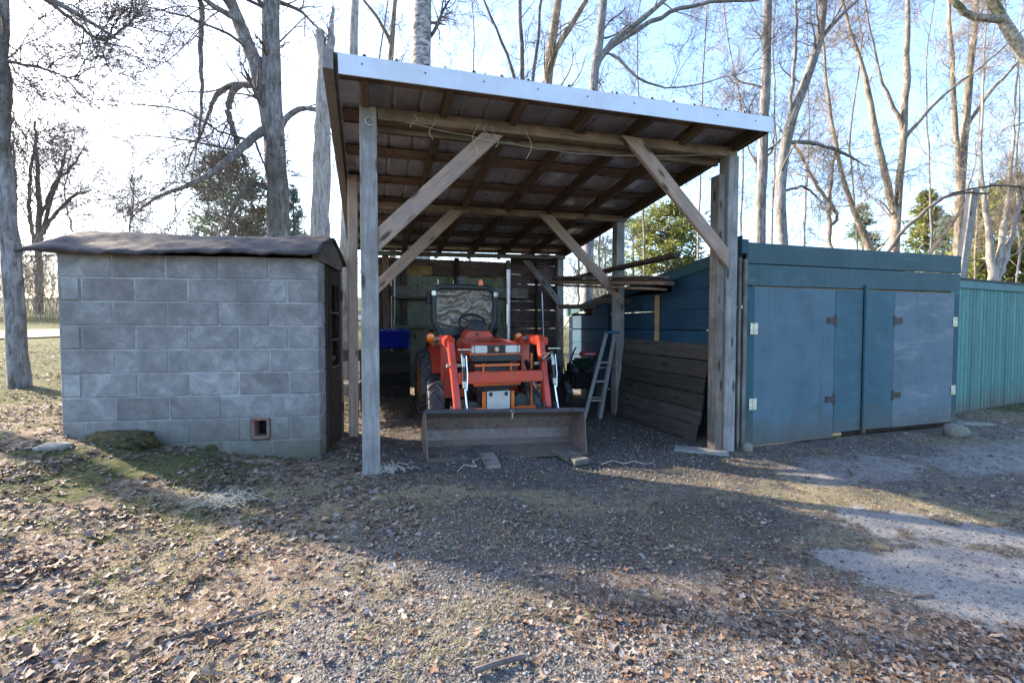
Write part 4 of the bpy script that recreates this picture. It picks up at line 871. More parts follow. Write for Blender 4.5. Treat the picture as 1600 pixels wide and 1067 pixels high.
# dry weed bundle and string on the ground
def tangle(name, px, py, rad, n, r, label, cat, mat='twine', hh=.05):
    q = gp(px, py); mb = MB()
    for i in range(n):
        a = random.uniform(0, 6.28); c = Vector((random.gauss(0, rad*.35), random.gauss(0, rad*.25), 0)); L_ = random.uniform(.4, 1)*rad
        P = [(q.x+c.x+L_*(t-.5)*math.cos(a+t*1.2)*1.2, q.y+c.y+L_*(t-.5)*math.sin(a+t*1.2)*.7, q.z+.012+hh*math.sin(t*3.1)*random.uniform(.3, 1)) for t in np.linspace(0, 1, 7)]
        mb.tube(P, r, 4)
    o = mb.build(name, M[mat]); tag(o, label, cat); o['kind'] = 'stuff'; return o
tangle('dry_weed_heap', 345, 785, .3, 60, .0011, 'pale dry weed stalks heaped on the leaves in front of the hut', 'dead weeds')
tangle('string_tangle', 612, 735, .2, 26, .0022, 'tangle of pale twine at the foot of the left front post', 'twine')
for nm, P, lab in (('string', [(715, 738), (725, 728), (745, 731), (738, 722), (757, 715)], 'pale string lying before the bucket'), ('string', [(940, 727), (958, 721), (975, 726), (990, 722), (1010, 727), (1022, 724)], 'pale curly string right of the bucket block')):
    pts = [gp(*p_)+Vector((0, 0, .012)) for p_ in P]; o = MB().tube(pts, .0035, 5).build(nm, M['twine'], None, True); tag(o, lab, 'string')
for k_, (P, rr2, lab) in enumerate((([(1390, 927), (1425, 936), (1458, 934)], .007, 'bent dark stick lying on the pale gravel patch'), ([(1175, 935), (1190, 958), (1240, 960), (1262, 950)], .005, 'thin curved twig on the leaves at lower right'), ([(740, 1055), (775, 1042), (820, 1030)], .011, 'grey stick lying in the foreground gravel'), ([(250, 1010), (330, 985), (420, 960)], .006, 'long dark twig on the leaf litter at lower left'), ([(1325, 735), (1333, 745)], .008, 'short twig by the sunlit streak before the garage'))):
    o = MB().tube([gp(*p_)+Vector((0, 0, .015)) for p_ in P], rr2, 6).build('fallen_twig', M['twig'], None, True); tag(o, lab, 'twig')
# bench and things seen between the hut and the shelter
bn = empty('garden_bench', at(540, 640, 6.3)-Vector((0, 0, .03)), R(10), 'dark bench standing in the gap between block hut and shelter', 'bench')
MB().box((0, 0, .80), (.5, .06, .16), bev=.02).build('backrest', M['black'], bn); MB().box((0, -.2, .42), (.5, .4, .05), bev=.01).build('seat', M['greyplank'], bn)
for xx in (-.22, .22):
    for yy in (-.36, 0): MB().bar((xx, yy, 0), (xx, yy, .42 if yy else .8), .035, .035, (0, 1, 0)).build('leg', M['black'], bn)
# grey leaning post with loose board behind the garage
lpz = empty('leaning_post', at(1508, 420, 9.2), 0, 'tall grey square post leaning behind the right end of the teal garage', 'post')
o = beam('post_timber', at(1508, 425, 9.2)-lpz.location-Vector((.25, 0, 1.6)), at(1520, 297, 9.2)-lpz.location, .14, .13, M['post'], lpz, (0, 1, 0))
o = beam('loose_board', at(1450, 400, 9.4), at(1514, 312, 9.3), .025, .09, M['purlin'], None, (0, 1, 0)); tag(o, 'brown loose board leaning on the grey post behind the garage', 'board')
# ------------------------------------------------------------ trees
def norm(a): return a/(np.linalg.norm(a, axis=-1, keepdims=True)+1e-9)
def tubes(P, Rr, k):
    """P (B,n,3), Rr (B,n) -> V, F"""
    B, n, _ = P.shape; T = np.empty_like(P); T[:, 1:-1] = P[:, 2:]-P[:, :-2]; T[:, 0] = P[:, 1]-P[:, 0]; T[:, -1] = P[:, -1]-P[:, -2]; T = norm(T)
    ref = np.where(np.abs(T[:, :1, 2:3]) > .8, np.array([1., .2, 0]), np.array([.1, .1, 1.])); ref = np.broadcast_to(ref, P.shape)
    A = norm(np.cross(T, ref)); Bv = np.cross(T, A); q = np.arange(k)*2*math.pi/k
    V = P[:, :, None, :]+Rr[:, :, None, None]*(A[:, :, None, :]*np.cos(q)[:, None]+Bv[:, :, None, :]*np.sin(q)[:, None])
    V = V.reshape(-1, 3); b = (np.arange(B)*n*k)[:, None, None]; i = (np.arange(n-1)*k)[None, :, None]; j = np.arange(k)[None, None, :]; j2 = (j+1) % k
    F = np.stack([b+i+j, b+i+j2, b+i+k+j2, b+i+k+j], -1).reshape(-1, 4); return V, F
def grow(P, Rr, per, t0, t1, length, ang, rfac, n=6, up=.0, wig=.18, taper=.25, shape=.45, rmin=.002):
    B = P.shape[0]; m_ = P.shape[1]; N_ = B*per; idx = np.repeat(np.arange(B), per); t = rng.uniform(t0, t1, N_)
    f = t*(m_-1); i0 = np.minimum(f.astype(int), m_-2); fr = (f-i0)[:, None]
    pos = P[idx, i0]*(1-fr)+P[idx, i0+1]*fr; tan = norm(P[idx, i0+1]-P[idx, i0]); rp = Rr[idx, i0]*(1-fr[:, 0])+Rr[idx, i0+1]*fr[:, 0]
    rv = rng.normal(size=(N_, 3)); perp = norm(rv-tan*(rv*tan).sum(1, keepdims=True)); a = np.radians(rng.normal(ang, ang*.22, N_))[:, None]
    d = norm(np.cos(a)*tan+np.sin(a)*perp); plen = np.linalg.norm(P[idx, -1]-P[idx, 0], axis=1) if np.isscalar(length) and length < 0 else None
    L_ = (np.abs(length)*plen if plen is not None else np.full(N_, length))*rng.uniform(.55, 1.15, N_)*(1-shape*t)
    out = np.empty((N_, n, 3)); out[:, 0] = pos; st = (L_/(n-1))[:, None]
    for s in range(1, n):
        d = norm(d+rng.normal(size=(N_, 3))*wig+np.array([0, 0, up])); out[:, s] = out[:, s-1]+d*st
    r0 = np.maximum(np.minimum(rp*rfac*rng.uniform(.7, 1.1, N_), rp*.85), rmin); rr = r0[:, None]*np.linspace(1, taper, n)[None]
    return out, np.maximum(rr, rmin*.6)
def smooth_path(pts, rad, n=26, wob=.0):
    pts = np.array(pts, float); d = np.r_[0, np.cumsum(np.linalg.norm(np.diff(pts, axis=0), axis=1))]; q = np.linspace(0, d[-1], n)
    P = np.stack([np.interp(q, d, pts[:, i]) for i in range(3)], 1); r = np.interp(q, d, rad)
    for _ in range(5): P[1:-1] = (P[:-2]+2*P[1:-1]+P[2:])/4
    P[1:-1] += rng.normal(size=(n-2, 3))*wob; return P, r
def trunk_mesh(paths, k, mat, rough=.12):
    Vs = []; Fs = []; o = 0
    for P, r in paths:
        V, F = tubes(P[None], r[None], k); nn = len(P); Vr = V.reshape(nn, k, 3); c = P[:, None, :]
        mod = 1+rough*(rng.random((nn, k, 1))-.5)+rough*.8*np.sin(np.arange(k)*2*math.pi/k*3+1)[None, :, None]*.3
        V = (c+(Vr-c)*mod).reshape(-1, 3); Vs.append(V); Fs.append(F+o); o += len(V)
    return npmesh('trunk', np.concatenate(Vs), np.concatenate(Fs), mat, True)
def tree(name, label, group, base_px, depth, stems, bark_m, twig_m, spec, cat='tree', ground=True, height=None):
    """stems: list of [(px,py,width px), ...] measured at that depth; real points and radii follow"""
    paths = []
    for st in stems:
        pts = []; rad = []
        for q in st:
            px, py, wpx = q[:3]; dd = depth+(q[3] if len(q) > 3 else 0); pts.append(tuple(at(px, py, dd))); rad.append(max(.012, wpx*.5*dd/FPX))
        if st is stems[0] and ground:
            x, y, z = pts[0]; g0 = gz(x, y)-.15
            if z > g0+.1: pts.insert(0, (x, y, g0)); rad.insert(0, rad[0]*1.15)
        d = np.array(pts[-1])-np.array(pts[-2]); d = norm(d); ext = spec.get('ext', 3.5)
        if pts[-1][2] > 5.0*depth/9 and ext: pts.append(tuple(np.array(pts[-1])+d*ext+np.array([0, 0, ext*.3]))); rad.append(rad[-1]*.45)
        if paths and not spec.get('free'):
            rad[-1] *= .3
            P0_, r0_ = max(((pp, rr0) for pp, rr0 in paths), key=lambda q: -np.min(np.linalg.norm(q[0]-np.array(pts[0]), axis=1)))
            dd_ = np.linalg.norm(P0_-np.array(pts[0]), axis=1); k0 = int(dd_.argmin())
            if .02 < dd_[k0] < .9: pts.insert(0, tuple(P0_[max(0, k0-1)])); rad.insert(0, min(rad[0]*1.15, r0_[k0]*.9))
        paths.append(smooth_path(pts, rad, 30, .009*depth/9))
    x, y, z = paths[0][0][0]; root = empty(name, (x, y, z), 0, label, cat, group); off = np.array([x, y, z])
    tm = trunk_mesh([(P-off, r) for P, r in paths], 14 if paths[0][1].max()*FPX/depth > 6 else 8, bark_m); link('trunk', tm, root)
    Vs = []; Fs = []; o = 0
    P0 = np.stack([p for p, r in paths]); R0 = np.stack([r for p, r in paths])
    s = spec; sc_ = s.get('len', 2.2)
    L1 = grow(P0, R0, int(s.get('n1', 16)*1.25), s.get('t0', .3), .98, sc_, s.get('a1', 55), .3, 9, s.get('up', .04), .17, .22, .4, .008)
    lv = [L1+(5,)]
    L2 = grow(*L1, s.get('n2', 6)+1, .2, .98, sc_*.45, 45, .6, 7, .03, .2, .3, .3, .0042*max(1, depth/12)); lv.append(L2+(4,))
    L3 = grow(*L2, s.get('n3', 5), .15, .98, sc_*.24, 42, .6, 4, .03, .22, .4, .3, .0034*max(1, depth/12)); lv.append(L3+(3,))
    if s.get('n4', 3):
        L4 = grow(*L3, s['n4'] if 'n4' in s else 3, .2, .98, sc_*.12, 40, .7, 3, .04, .2, .5, .2, .0028*max(1, depth/12)); lv.append(L4+(3,))
    if 'sprout' in s:
        lo_, hi_, cnt = s['sprout']; lv.append(grow(P0, R0, cnt, lo_, hi_, .55, 70, .12, 6, .12, .3, .3, .2, .005)+(3,))
    for P, r, k in lv:
        V, F = tubes(P-off, r, k); Vs.append(V); Fs.append(F+o); o += len(V)
    link('crown', npmesh('crown', np.concatenate(Vs), np.concatenate(Fs), twig_m, True), root); return root
GB = 'bare trees behind the sheds'
b1, b2, tg, tg2 = M['bark'], M['bark2'], M['twig'], M['twig2']
tree('bare_tree', 'slender leaning grey trunk in the left foreground, before the block hut', None, None, 6.0, [[(33, 612, 27), (25, 540, 24), (20, 400, 24), (6, 290, 22), (2, 180, 18), (4, 20, 14), (10, -200, 9)]], b1, tg, dict(n1=11, t0=.55, len=1.9, a1=70, n2=5, n3=5, n4=3, up=-.01, ext=1))
tree('bare_tree', 'big forked grey tree with drooping branches rising behind the block hut', GB, None, 9.0, [[(438, 470, 36), (436, 365, 33), (430, 240, 30), (424, 120, 26), (424, 0, 24), (424, -220, 14)], [(430, 235, 22), (412, 150, 22), (395, 80, 20), (360, 8, 17), (330, -80, 12), (300, -220, 8)],
    [(418, 195, 13), (385, 225, 12, -.4), (345, 262, 10, -.8), (300, 290, 7, -1), (245, 305, 5, -1.1), (205, 340, 3, -1.1)], [(415, 135, 10), (370, 130, 9, .2), (335, 145, 7, .3), (322, 190, 4, .3)], [(392, 40, 9), (330, 10, 8, -.5), (300, -20, 6, -.5)], [(365, 135, 9, .2), (355, 175, 9, .2), (372, 225, 7, 0), (390, 280, 5, 0)], [(445, 180, 9), (475, 165, 8), (512, 175, 5), (530, 200, 3)], [(422, 292, 9), (390, 285, 8), (362, 325, 7), (348, 362, 5)], [(318, 10, 8), (312, 80, 7), (318, 140, 5), (312, 200, 3)]], b1, tg, dict(n1=10, t0=.2, len=2.1, a1=50, up=-.06, n2=8, n3=5, n4=3, ext=2))
tree('snag_tree', 'broken dead snag with split top just left of the shelter roof', None, None, 8.0, [[(500, 560, 30), (500, 370, 28), (503, 270, 26), (505, 150, 22), (508, 90, 17), (500, 48, 12)], [(507, 160, 14), (516, 80, 13), (520, 12, 12)]], M['snagbark'], tg, dict(n1=3, t0=.6, len=.7, ext=0, n2=3, n3=2, n4=0))
tree('bare_tree', 'pale straight trunk standing in the gap between block hut and shelter', GB, None, 7.3, [[(539, 590, 24), (540, 400, 23), (550, 200, 15), (556, 0, 11), (560, -220, 8)]], M['snagbark'], tg, dict(n1=6, t0=.7, len=1.2))
tree('bare_tree', 'thin twin-branched trunk above the left end of the white fascia', GB, None, 10.5, [[(612, 200, 9), (609, 95, 8), (610, 40, 7), (618, -10, 6), (640, -100, 4)], [(609, 55, 6), (585, 20, 5), (560, -10, 4), (520, -60, 3)]], b2, tg, dict(n1=8, t0=.35, len=1.6))
tree('birch_tree', 'thick patchy black and white trunk above the roof, left of centre', None, None, 9.5, [[(655, 330, 32), (658, 110, 29), (661, 50, 28), (660, 0, 27), (662, -220, 18)]], M['birch'], tg, dict(n1=10, t0=.45, len=1.7, a1=65))
tree('bare_tree', 'many stemmed tree full of thin upright shoots above the middle of the roof', GB, None, 11.0, [[(850, 260, 17), (852, 130, 15), (858, 80, 13), (868, 30, 12), (878, -20, 11), (890, -180, 7)], [(855, 95, 9), (885, 50, 9), (905, 20, 8), (930, -20, 6), (960, -80, 4)]], b2, tg2, dict(n1=14, t0=.3, len=2.0, a1=38, up=.12, sprout=(.35, .8, 60)))
tree('bare_tree', 'shrubby cluster of fine bare shoots above the roof, left of the many stemmed tree', GB, None, 10.0, [[(818, 300, 9), (818, 120, 7), (815, 50, 6), (812, -10, 5), (810, -120, 3)], [(822, 200, 6), (800, 100, 5), (770, 30, 4), (740, -30, 3)], [(822, 200, 6), (838, 90, 5), (845, 10, 4), (850, -60, 3)]], tg, tg, dict(n1=10, t0=.35, len=1.5, a1=35, up=.1))
tree('bare_tree', 'leaning grey tree with long branches sweeping right above the roof', GB, None, 10.0, [[(920, 300, 15), (923, 146, 13), (930, 100, 13), (936, 50, 13), (946, -10, 12), (960, -200, 7)], [(935, 78, 9), (970, 55, 9), (1005, 30, 8), (1040, 0, 7), (1090, -60, 5)], [(965, 62, 7), (1000, 45, 7), (1050, 15, 6), (1110, 0, 5), (1160, 5, 3)], [(940, 70, 5), (968, 85, 5), (985, 120, 4), (1020, 138, 3), (1060, 140, 2)]], b1, tg, dict(n1=10, t0=.2, len=1.7))
tree('bare_tree', 'tall straight trunk immediately right of the shelter roof corner', GB, None, 11.0, [[(1188, 470, 17), (1186, 370, 16), (1190, 290, 15), (1193, 180, 14), (1199, 80, 13), (1199, 0, 12), (1200, -220, 8)]], b1, tg, dict(n1=18, t0=.3, len=1.7, a1=60))
tree('bare_tree', 'crooked trunk bending right above the left part of the teal garage', GB, None, 10.5, [[(1225, 470, 17), (1223, 375, 16), (1219, 320, 15), (1214, 265, 15), (1222, 210, 15), (1240, 180, 14), (1262, 125, 13), (1290, 60, 12), (1288, 0, 9), (1290, -150, 6)], [(1291, 45, 6), (1310, 28, 5), (1335, 8, 4), (1370, -30, 3)], [(1232, 190, 6), (1240, 110, 5), (1246, 50, 4), (1240, -40, 3)], [(1222, 222, 6), (1265, 222, 6, .3), (1310, 235, 5, .6), (1360, 262, 4, .9)], [(1222, 300, 4), (1255, 290, 4, .2), (1290, 320, 3, .4)]], b1, tg, dict(n1=9, t0=.25, len=1.6))
tree('bare_tree', 'forked tree whose two stems spread above the middle of the teal garage', GB, None, 12.0, [[(1400, 470, 14), (1397, 385, 13), (1400, 320, 10), (1410, 250, 9), (1412, 190, 9), (1420, 100, 8), (1420, 40, 6), (1415, -60, 4)], [(1396, 320, 10), (1380, 265, 9), (1368, 200, 8), (1355, 130, 7), (1340, 80, 5), (1320, 20, 4)], [(1413, 190, 6), (1395, 165, 5), (1380, 140, 4), (1370, 100, 3)], [(1420, 205, 6), (1450, 175, 5), (1480, 140, 4), (1530, 110, 3)]], b2, tg2, dict(n1=10, t0=.25, len=1.7, a1=45))
tree('bare_tree', 'pale twin trunk above the right end of the teal garage', GB, None, 12.5, [[(1498, 470, 13), (1497, 385, 12), (1500, 300, 11), (1507, 220, 10), (1515, 130, 9), (1520, 60, 8), (1530, -40, 6)], [(1500, 280, 8), (1493, 200, 7), (1490, 120, 6), (1485, 50, 5), (1480, -60, 4)], [(1510, 200, 6), (1540, 150, 5), (1570, 120, 4), (1600, 90, 3)]], b2, tg2, dict(n1=10, t0=.25, len=1.7, a1=42, up=.08))
tree('bare_tree', 'thin leaning pale tree low behind the teal garage header', GB, None, 13.0, [[(1375, 430, 12), (1362, 383, 11), (1345, 350, 9), (1325, 320, 7), (1310, 260, 6), (1300, 200, 5), (1290, 120, 4)], [(1300, 420, 6), (1295, 340, 6), (1300, 270, 4), (1310, 200, 3)], [(1315, 340, 5), (1275, 290, 5), (1245, 230, 4), (1210, 190, 3)]], b2, tg2, dict(n1=9, t0=.2, len=1.6))
tree('bare_tree', 'sunlit pale multi-stem tree beyond the turquoise shed', GB, None, 12.0, [[(1552, 460, 12), (1552, 420, 11), (1545, 360, 8), (1535, 310, 6), (1530, 240, 4), (1535, 150, 3)], [(1556, 440, 9), (1565, 380, 8), (1575, 320, 6), (1580, 240, 5), (1585, 180, 3)], [(1558, 440, 9), (1572, 400, 8), (1590, 330, 6), (1605, 270, 4)], [(1552, 420, 5), (1540, 350, 4), (1548, 280, 3)]], M['snagbark'], tg2, dict(n1=9, t0=.25, len=1.4))
tree('bare_tree', 'mossy light limb arching in from the top right corner', None, None, 7.5, [[(1800, 620, 30), (1780, 400, 28), (1720, 250, 24), (1640, 150, 20), (1600, 85, 17), (1580, 50, 15), (1562, 30, 13), (1545, 0, 11), (1530, -60, 8)], [(1566, 32, 11), (1540, 30, 10), (1505, 20, 9), (1485, 0, 8), (1470, -40, 5)]], bark('mossy_bark', (.09, .08, .06), (.42, .39, .34), (.08, .09, .03), (6, 6, 6), .9), tg2, dict(n1=9, t0=.5, len=1.0, ext=1))
tree('bare_tree', 'broad bare spreading tree with bluish twigs, far left beyond the hut roof', GB, None, 24.0, [[(62, 480, 9), (60, 400, 8), (62, 330, 7), (58, 260, 5), (55, 190, 3)], [(60, 390, 6), (78, 320, 5), (95, 265, 4), (110, 225, 3)], [(62, 370, 6), (85, 335, 5), (115, 305, 4), (150, 295, 3)], [(60, 400, 6), (45, 330, 5), (48, 260, 4), (60, 210, 3)], [(60, 350, 4), (85, 285, 4), (118, 255, 3), (135, 225, 2)]], tg, tg, dict(n1=12, t0=.25, len=2.4, n2=7, n3=5, n4=2))
tree('bare_tree', 'small twiggy bare tree behind the leftmost slender trunk', GB, None, 20.0, [[(20, 470, 7), (18, 380, 6), (25, 300, 4), (20, 220, 3)], [(18, 400, 5), (5, 330, 4), (-5, 260, 3)]], tg, tg, dict(n1=12, t0=.2, len=2.0, n2=8, n3=5, n4=2))
tree('bare_tree', 'overhanging bare branch reaching down from the top left corner', None, None, 6.2, [[(-420, 620, 40), (-400, 300, 34), (-300, 60, 26), (-160, -60, 18), (-40, -40, 12), (60, -20, 9), (140, 30, 6), (180, 60, 4)], [(-60, -40, 9), (-10, 40, 7), (20, 130, 5), (10, 230, 3)], [(-120, -50, 9), (-30, 90, 6), (60, 105, 4), (130, 130, 3)], [(40, -26, 7), (160, 70, 4, .3), (205, 35, 3, .5), (235, 0, 2.5, .6)]], b1, tg, dict(n1=18, t0=.45, len=1.5, n2=6, n3=5, n4=2, a1=50, up=-.03, ext=0))
tree('bare_tree', 'thin arching branch curving over the leaning grey post', None, None, 9.0, [[(1365, 440, 5), (1375, 415, 5), (1400, 370, 5), (1450, 325, 4.5), (1485, 298, 4), (1525, 300, 3.5), (1545, 303, 3)], [(1450, 325, 3), (1480, 302, 3), (1520, 296, 3), (1560, 288, 3.5), (1600, 293, 3.5), (1680, 310, 3)]], tg, tg, dict(n1=4, t0=.3, len=.5, n2=3, n3=3, n4=0, ext=0), 'branch')
# more slim bare trees further back (each its own)
lab_bits = ['between the snag and the birch', 'left of the forked tree, beyond the hut ridge', 'above the hut roof middle', 'seen over the roof between birch and shoots', 'seen over the roof peak right of centre', 'right of the leaning grey tree', 'above the right end of the fascia', 'between the two right hand trunks by the roof corner', 'above the garage header, left quarter', 'above the garage header, middle', 'above the garage header, right half', 'over the turquoise shed', 'near the right frame edge', 'through the opening behind the plank stack', 'past the pine, seen under the roof right edge', 'left of the hut, beyond the lane']
for k_, px in enumerate((588, 205, 300, 735, 1000, 1085, 1150, 1208, 1262, 1335, 1455, 1530, 1592, 905, 935, 120)):
    dp = (15, 22, 26, 16, 17, 16, 18, 17, 19, 16, 17, 18, 16, 22, 25, 30)[k_]; wp_ = (4, 3, 3, 3, 3, 3, 3, 3, 3, 3, 3, 3, 3, 4, 4, 3)[k_]; hh = (0, 330, 340, 0, 0, 0, 0, 0, 60, 40, 90, 150, 140, 300, 330, 300)[k_]
    j = lambda s: random.uniform(-s, s)
    tree('bare_tree', 'slim distant bare tree '+lab_bits[k_], GB, None, dp, [[(px+j(6), 470, wp_), (px+j(8), 380, wp_), (px+j(14), (380+hh)/2, wp_*.8), (px+j(26), hh, wp_*.55), (px+j(40), hh-100, wp_*.3)]], b2 if k_ % 2 else b1, tg2 if k_ % 3 == 0 else tg, dict(n1=22, t0=.2, len=3.0 if hh < 200 else 1.8, n2=7, n3=5, n4=2, a1=42, up=.06))
# ------------------------------------------------------------ conifers
def conifer(label, px, top_py, base_py, wpx, depth, kind='spruce', tint=((.02, .035, .012), (.09, .13, .035)), name='spruce_tree', n=110):
    tp = at(px, top_py, depth); bs = at(px, base_py, depth); bs.z = min(bs.z, gz(bs.x, bs.y)); H = tp.z-bs.z; W = wpx*.5*depth/FPX
    lo = (at(px, base_py, depth).z-bs.z)/H; root = empty(name, bs, 0, label, 'tree', None)
    P, r = smooth_path([(0, 0, -.2), (W*.03, 0, H*.5), (0, 0, H)], [.02*H+.03, .012*H+.02, .01], 12); link('trunk', trunk_mesh([(P, r)], 8, b2), root)
    cz = []; 
    t = rng.uniform(0, 1, n) if kind == 'spruce' else np.concatenate([rng.uniform(.1, 1, n)])
    zz_ = (lo+(1-lo)*t)*H
    prof_ = (1-t)**.75 if kind == 'spruce' else np.sqrt(np.clip(1-(t*1.7-.75)**2, .05, 1))*.95
    az = rng.uniform(0, 6.283, n); ln = W*prof_*rng.uniform(.6, 1.12, n)+.08
    d = np.stack([np.cos(az), np.sin(az), np.full(n, -.12 if kind == 'spruce' else .22)+rng.normal(0, .1, n)], 1)
    m_ = 6; s = np.linspace(0, 1, m_); Pb = np.zeros((n, m_, 3)); Pb += np.stack([0*zz_, 0*zz_, zz_], 1)[:, None, :]; Pb += d[:, None, :]*ln[:, None, None]*s[None, :, None]; Pb[..., 2] += (.16*ln)[:, None]*(s**2)[None]
    Vb, Fb = tubes(Pb, np.maximum(.02*ln[:, None]*(1.1-s)[None], .004), 3)
    k = 42; idx = np.repeat(np.arange(n), k); u = rng.beta(1.6, 1.0, n*k) if kind == 'spruce' else rng.beta(3, 1, n*k); f = u*(m_-1); i0 = np.minimum(f.astype(int), m_-2); fr = (f-i0)[:, None]
    c = Pb[idx, i0]*(1-fr)+Pb[idx, i0+1]*fr; sp = .10*ln[idx]+.06*W if kind == 'spruce' else .13*W+0*ln[idx]; c = c+rng.normal(size=c.shape)*sp[:, None]*np.array([1, 1, .5])
    sz = (.075*W+.03)*rng.uniform(.5, 1.2, n*k); a = norm(rng.normal(size=c.shape)+d[idx]*1.5)*sz[:, None]*1.8; bb = norm(np.cross(a, rng.normal(size=c.shape)))*sz[:, None]*.32
    V = np.stack([c-bb, c+bb, c+a+bb*.3, c+a-bb*.3], 1).reshape(-1, 3); F = np.arange(len(V)).reshape(-1, 4)
    me = npmesh('crown', V, F, M['needle']); q = rng.random((len(c), 1))**1.3; cl = np.repeat(rng.uniform(.7, 1.25, (n, 1)), k, 0); setcol(me, (np.array(tint[0])*(1-q)+np.array(tint[1])*q)*cl, 4); link('crown', me, root)
    tag(link('branches', npmesh('branches', Vb, Fb, tg), root), kind='stuff')
blu = ((.10, .15, .11), (.26, .34, .26)); yel = ((.09, .115, .035), (.30, .31, .10)); 
conifer('rounded sunlit pine seen under the right edge of the shelter roof', 1040, 330, 445, 100, 26, 'pine', yel, 'pine_tree', 130)
conifer('narrower pine left of the rounded sunlit pine', 988, 342, 470, 60, 28, 'pine', blu, 'pine_tree', 90)
conifer('small pine behind the stored planks', 945, 380, 480, 60, 30, 'pine', blu, 'pine_tree', 80)
conifer('bluish pine between the drooping branches, beyond the hut roof', 362, 258, 430, 110, 30, 'pine', blu, 'pine_tree', 110)
conifer('small pointed spruce right of the forked tree trunk', 460, 290, 430, 55, 30, 'spruce', blu)
conifer('low green conifer behind the ridge of the hut roof', 405, 330, 430, 70, 30, 'pine', ((.03, .05, .02), (.12, .17, .06)), 'pine_tree', 80)
conifer('bluish spruce low behind the garage header', 1345, 322, 460, 75, 28, 'spruce', blu)
conifer('pointed green spruce between the pale trunks, right', 1443, 300, 470, 85, 26, 'spruce', yel, n=130)
conifer('low broad spruce right of the pointed green spruce', 1478, 335, 470, 70, 24, 'spruce', blu)
conifer('bright yellow green conifer above the turquoise shed', 1560, 300, 500, 110, 20, 'pine', yel, 'pine_tree', 170)
conifer('tall yellow green conifer at the right frame edge', 1612, 262, 500, 110, 19, 'pine', yel, 'pine_tree', 170)
conifer('low conifer just right of the leaning grey post', 1532, 370, 500, 70, 19, 'spruce', yel)
# ------------------------------------------------------------ thickets (one mass each: nobody could count the stems)
def thicket(name, label, spots, stems, hgt, mat, rad=.012):
    pts = []
    for (x, y, sp) in spots:
        for i in range(stems):
            a = x+rng.normal()*sp; b_ = y+rng.normal()*sp*.6; z = gz(a, b_)-.1; h = hgt*rng.uniform(.4, 1.05); l = rng.normal(size=2)*h*.22
            pts.append([(a+l[0]*t**1.3+rng.normal()*.03*h, b_+l[1]*t**1.3, z+h*t) for t in np.linspace(0, 1, 7)])
    P = np.array(pts); r = np.broadcast_to(rad*np.linspace(1, .25, 7), P.shape[:2]).copy(); lv = [(P, r, 4)]
    L2 = grow(P, r, 7, .2, .97, hgt*.32, 40, .7, 4, .04, .2, .3, .3, rad*.4); L3 = grow(*L2, 5, .15, .97, hgt*.14, 40, .7, 3, .03, .22, .5, .2, rad*.3); lv += [L2+(3,), L3+(3,)]
    Vs = []; Fs = []; o = 0
    for a_, b_, k in lv:
        V, F = tubes(a_, b_, k); Vs.append(V); Fs.append(F+o); o += len(V)
    ob = link(name, npmesh(name, np.concatenate(Vs), np.concatenate(Fs), mat)); tag(ob, label, 'brush', None, 'stuff')
thicket('brush_thicket', 'dense grey brown brush beyond the lane at far left', [(-27+i*.95, 20.5+1.2*(i % 3), .8) for i in range(8)]+[(-32+1.6*i, 27, 1.5) for i in range(8)], 20, 4.6, tg2, .014)
thicket('distant_woods', 'hazy line of bare woods along the horizon behind the sheds', [(-40+i*4.2, 46+6*math.sin(i*2.1), 3.0) for i in range(26)], 9, 8.5, tg, .05)
thicket('undergrowth', 'tangled bare undergrowth behind the shelter and the teal garage', [(4.5+i*1.1, 15+1.2*math.sin(i*1.7), .7) for i in range(12)]+[(-3.5+.8*i, 13+.6*math.sin(i), .5) for i in range(9)], 9, 2.6, tg2, .012)
# ------------------------------------------------------------ ground scatter
def sample(n, y0, y1, keyf, pw=1.0, xlim=None):
    y = y0*(y1/y0)**(rng.random(n)**pw); half = y*1.22+.25; x = rng.uniform(-1, 1, n)*half; k = keyf(x, y, zones(x, y)); ok = rng.random(n) < k; return x[ok], y[ok]
def inside_hut(x, y):
    c, s = math.cos(-hy), math.sin(-hy); a = (x-B0.x)*c-(y-B0.y)*s; b = (x-B0.x)*s+(y-B0.y)*c; h1 = (a > -.01) & (a < HL+.02) & (b > -.01) & (b < HD+.3)
    q = R(-17.2); c, s = math.cos(q), math.sin(q); a = (x-GO.x)*c-(y-GO.y)*s; b = (x-GO.x)*s+(y-GO.y)*c; h2 = (a > -.03) & (a < GL+.03) & (b > -.03) & (b < GD)
    q = R(-24.3); c, s = math.cos(q), math.sin(q); a = (x-TO.x)*c-(y-TO.y)*s; b = (x-TO.x)*s+(y-TO.y)*c; h3 = (a > -.5) & (b > -.03)
    return h1 | h2 | h3
# dead leaves: crumpled five-lobed-ish plates
x, y = sample(330000, 1.25, 11, lambda x, y, z: .42*np.clip(z['leaf'], 0, 1)**1.6*(1-.85*z['pale'])*(.35+.9*(vnoise(x*4+2, y*4) > .42)), 1.0); ok = ~inside_hut(x, y); x, y = x[ok], y[ok]
n = len(x); z = gh(x, y); s = (.0045+.026*rng.random(n)**2.8)*np.where(x < -.6, 1.15, .85); az = rng.uniform(0, 6.283, n)
tilt = np.clip(rng.normal(0, .25, n), -.7, .7); roll = np.clip(rng.normal(0, .25, n), -.7, .7)
m_ = 8; th = np.arange(m_)/m_*2*math.pi; rad = np.array([1.05, .5, .95, .5, .75, .4, .85, .5])[None]*rng.uniform(.75, 1.2, (n, m_))
lx = np.cos(th)[None]*rad*s[:, None]*1.15; ly = np.sin(th)[None]*rad*s[:, None]*.85; lz = (rng.uniform(-.1, .4, (n, m_)))*s[:, None]
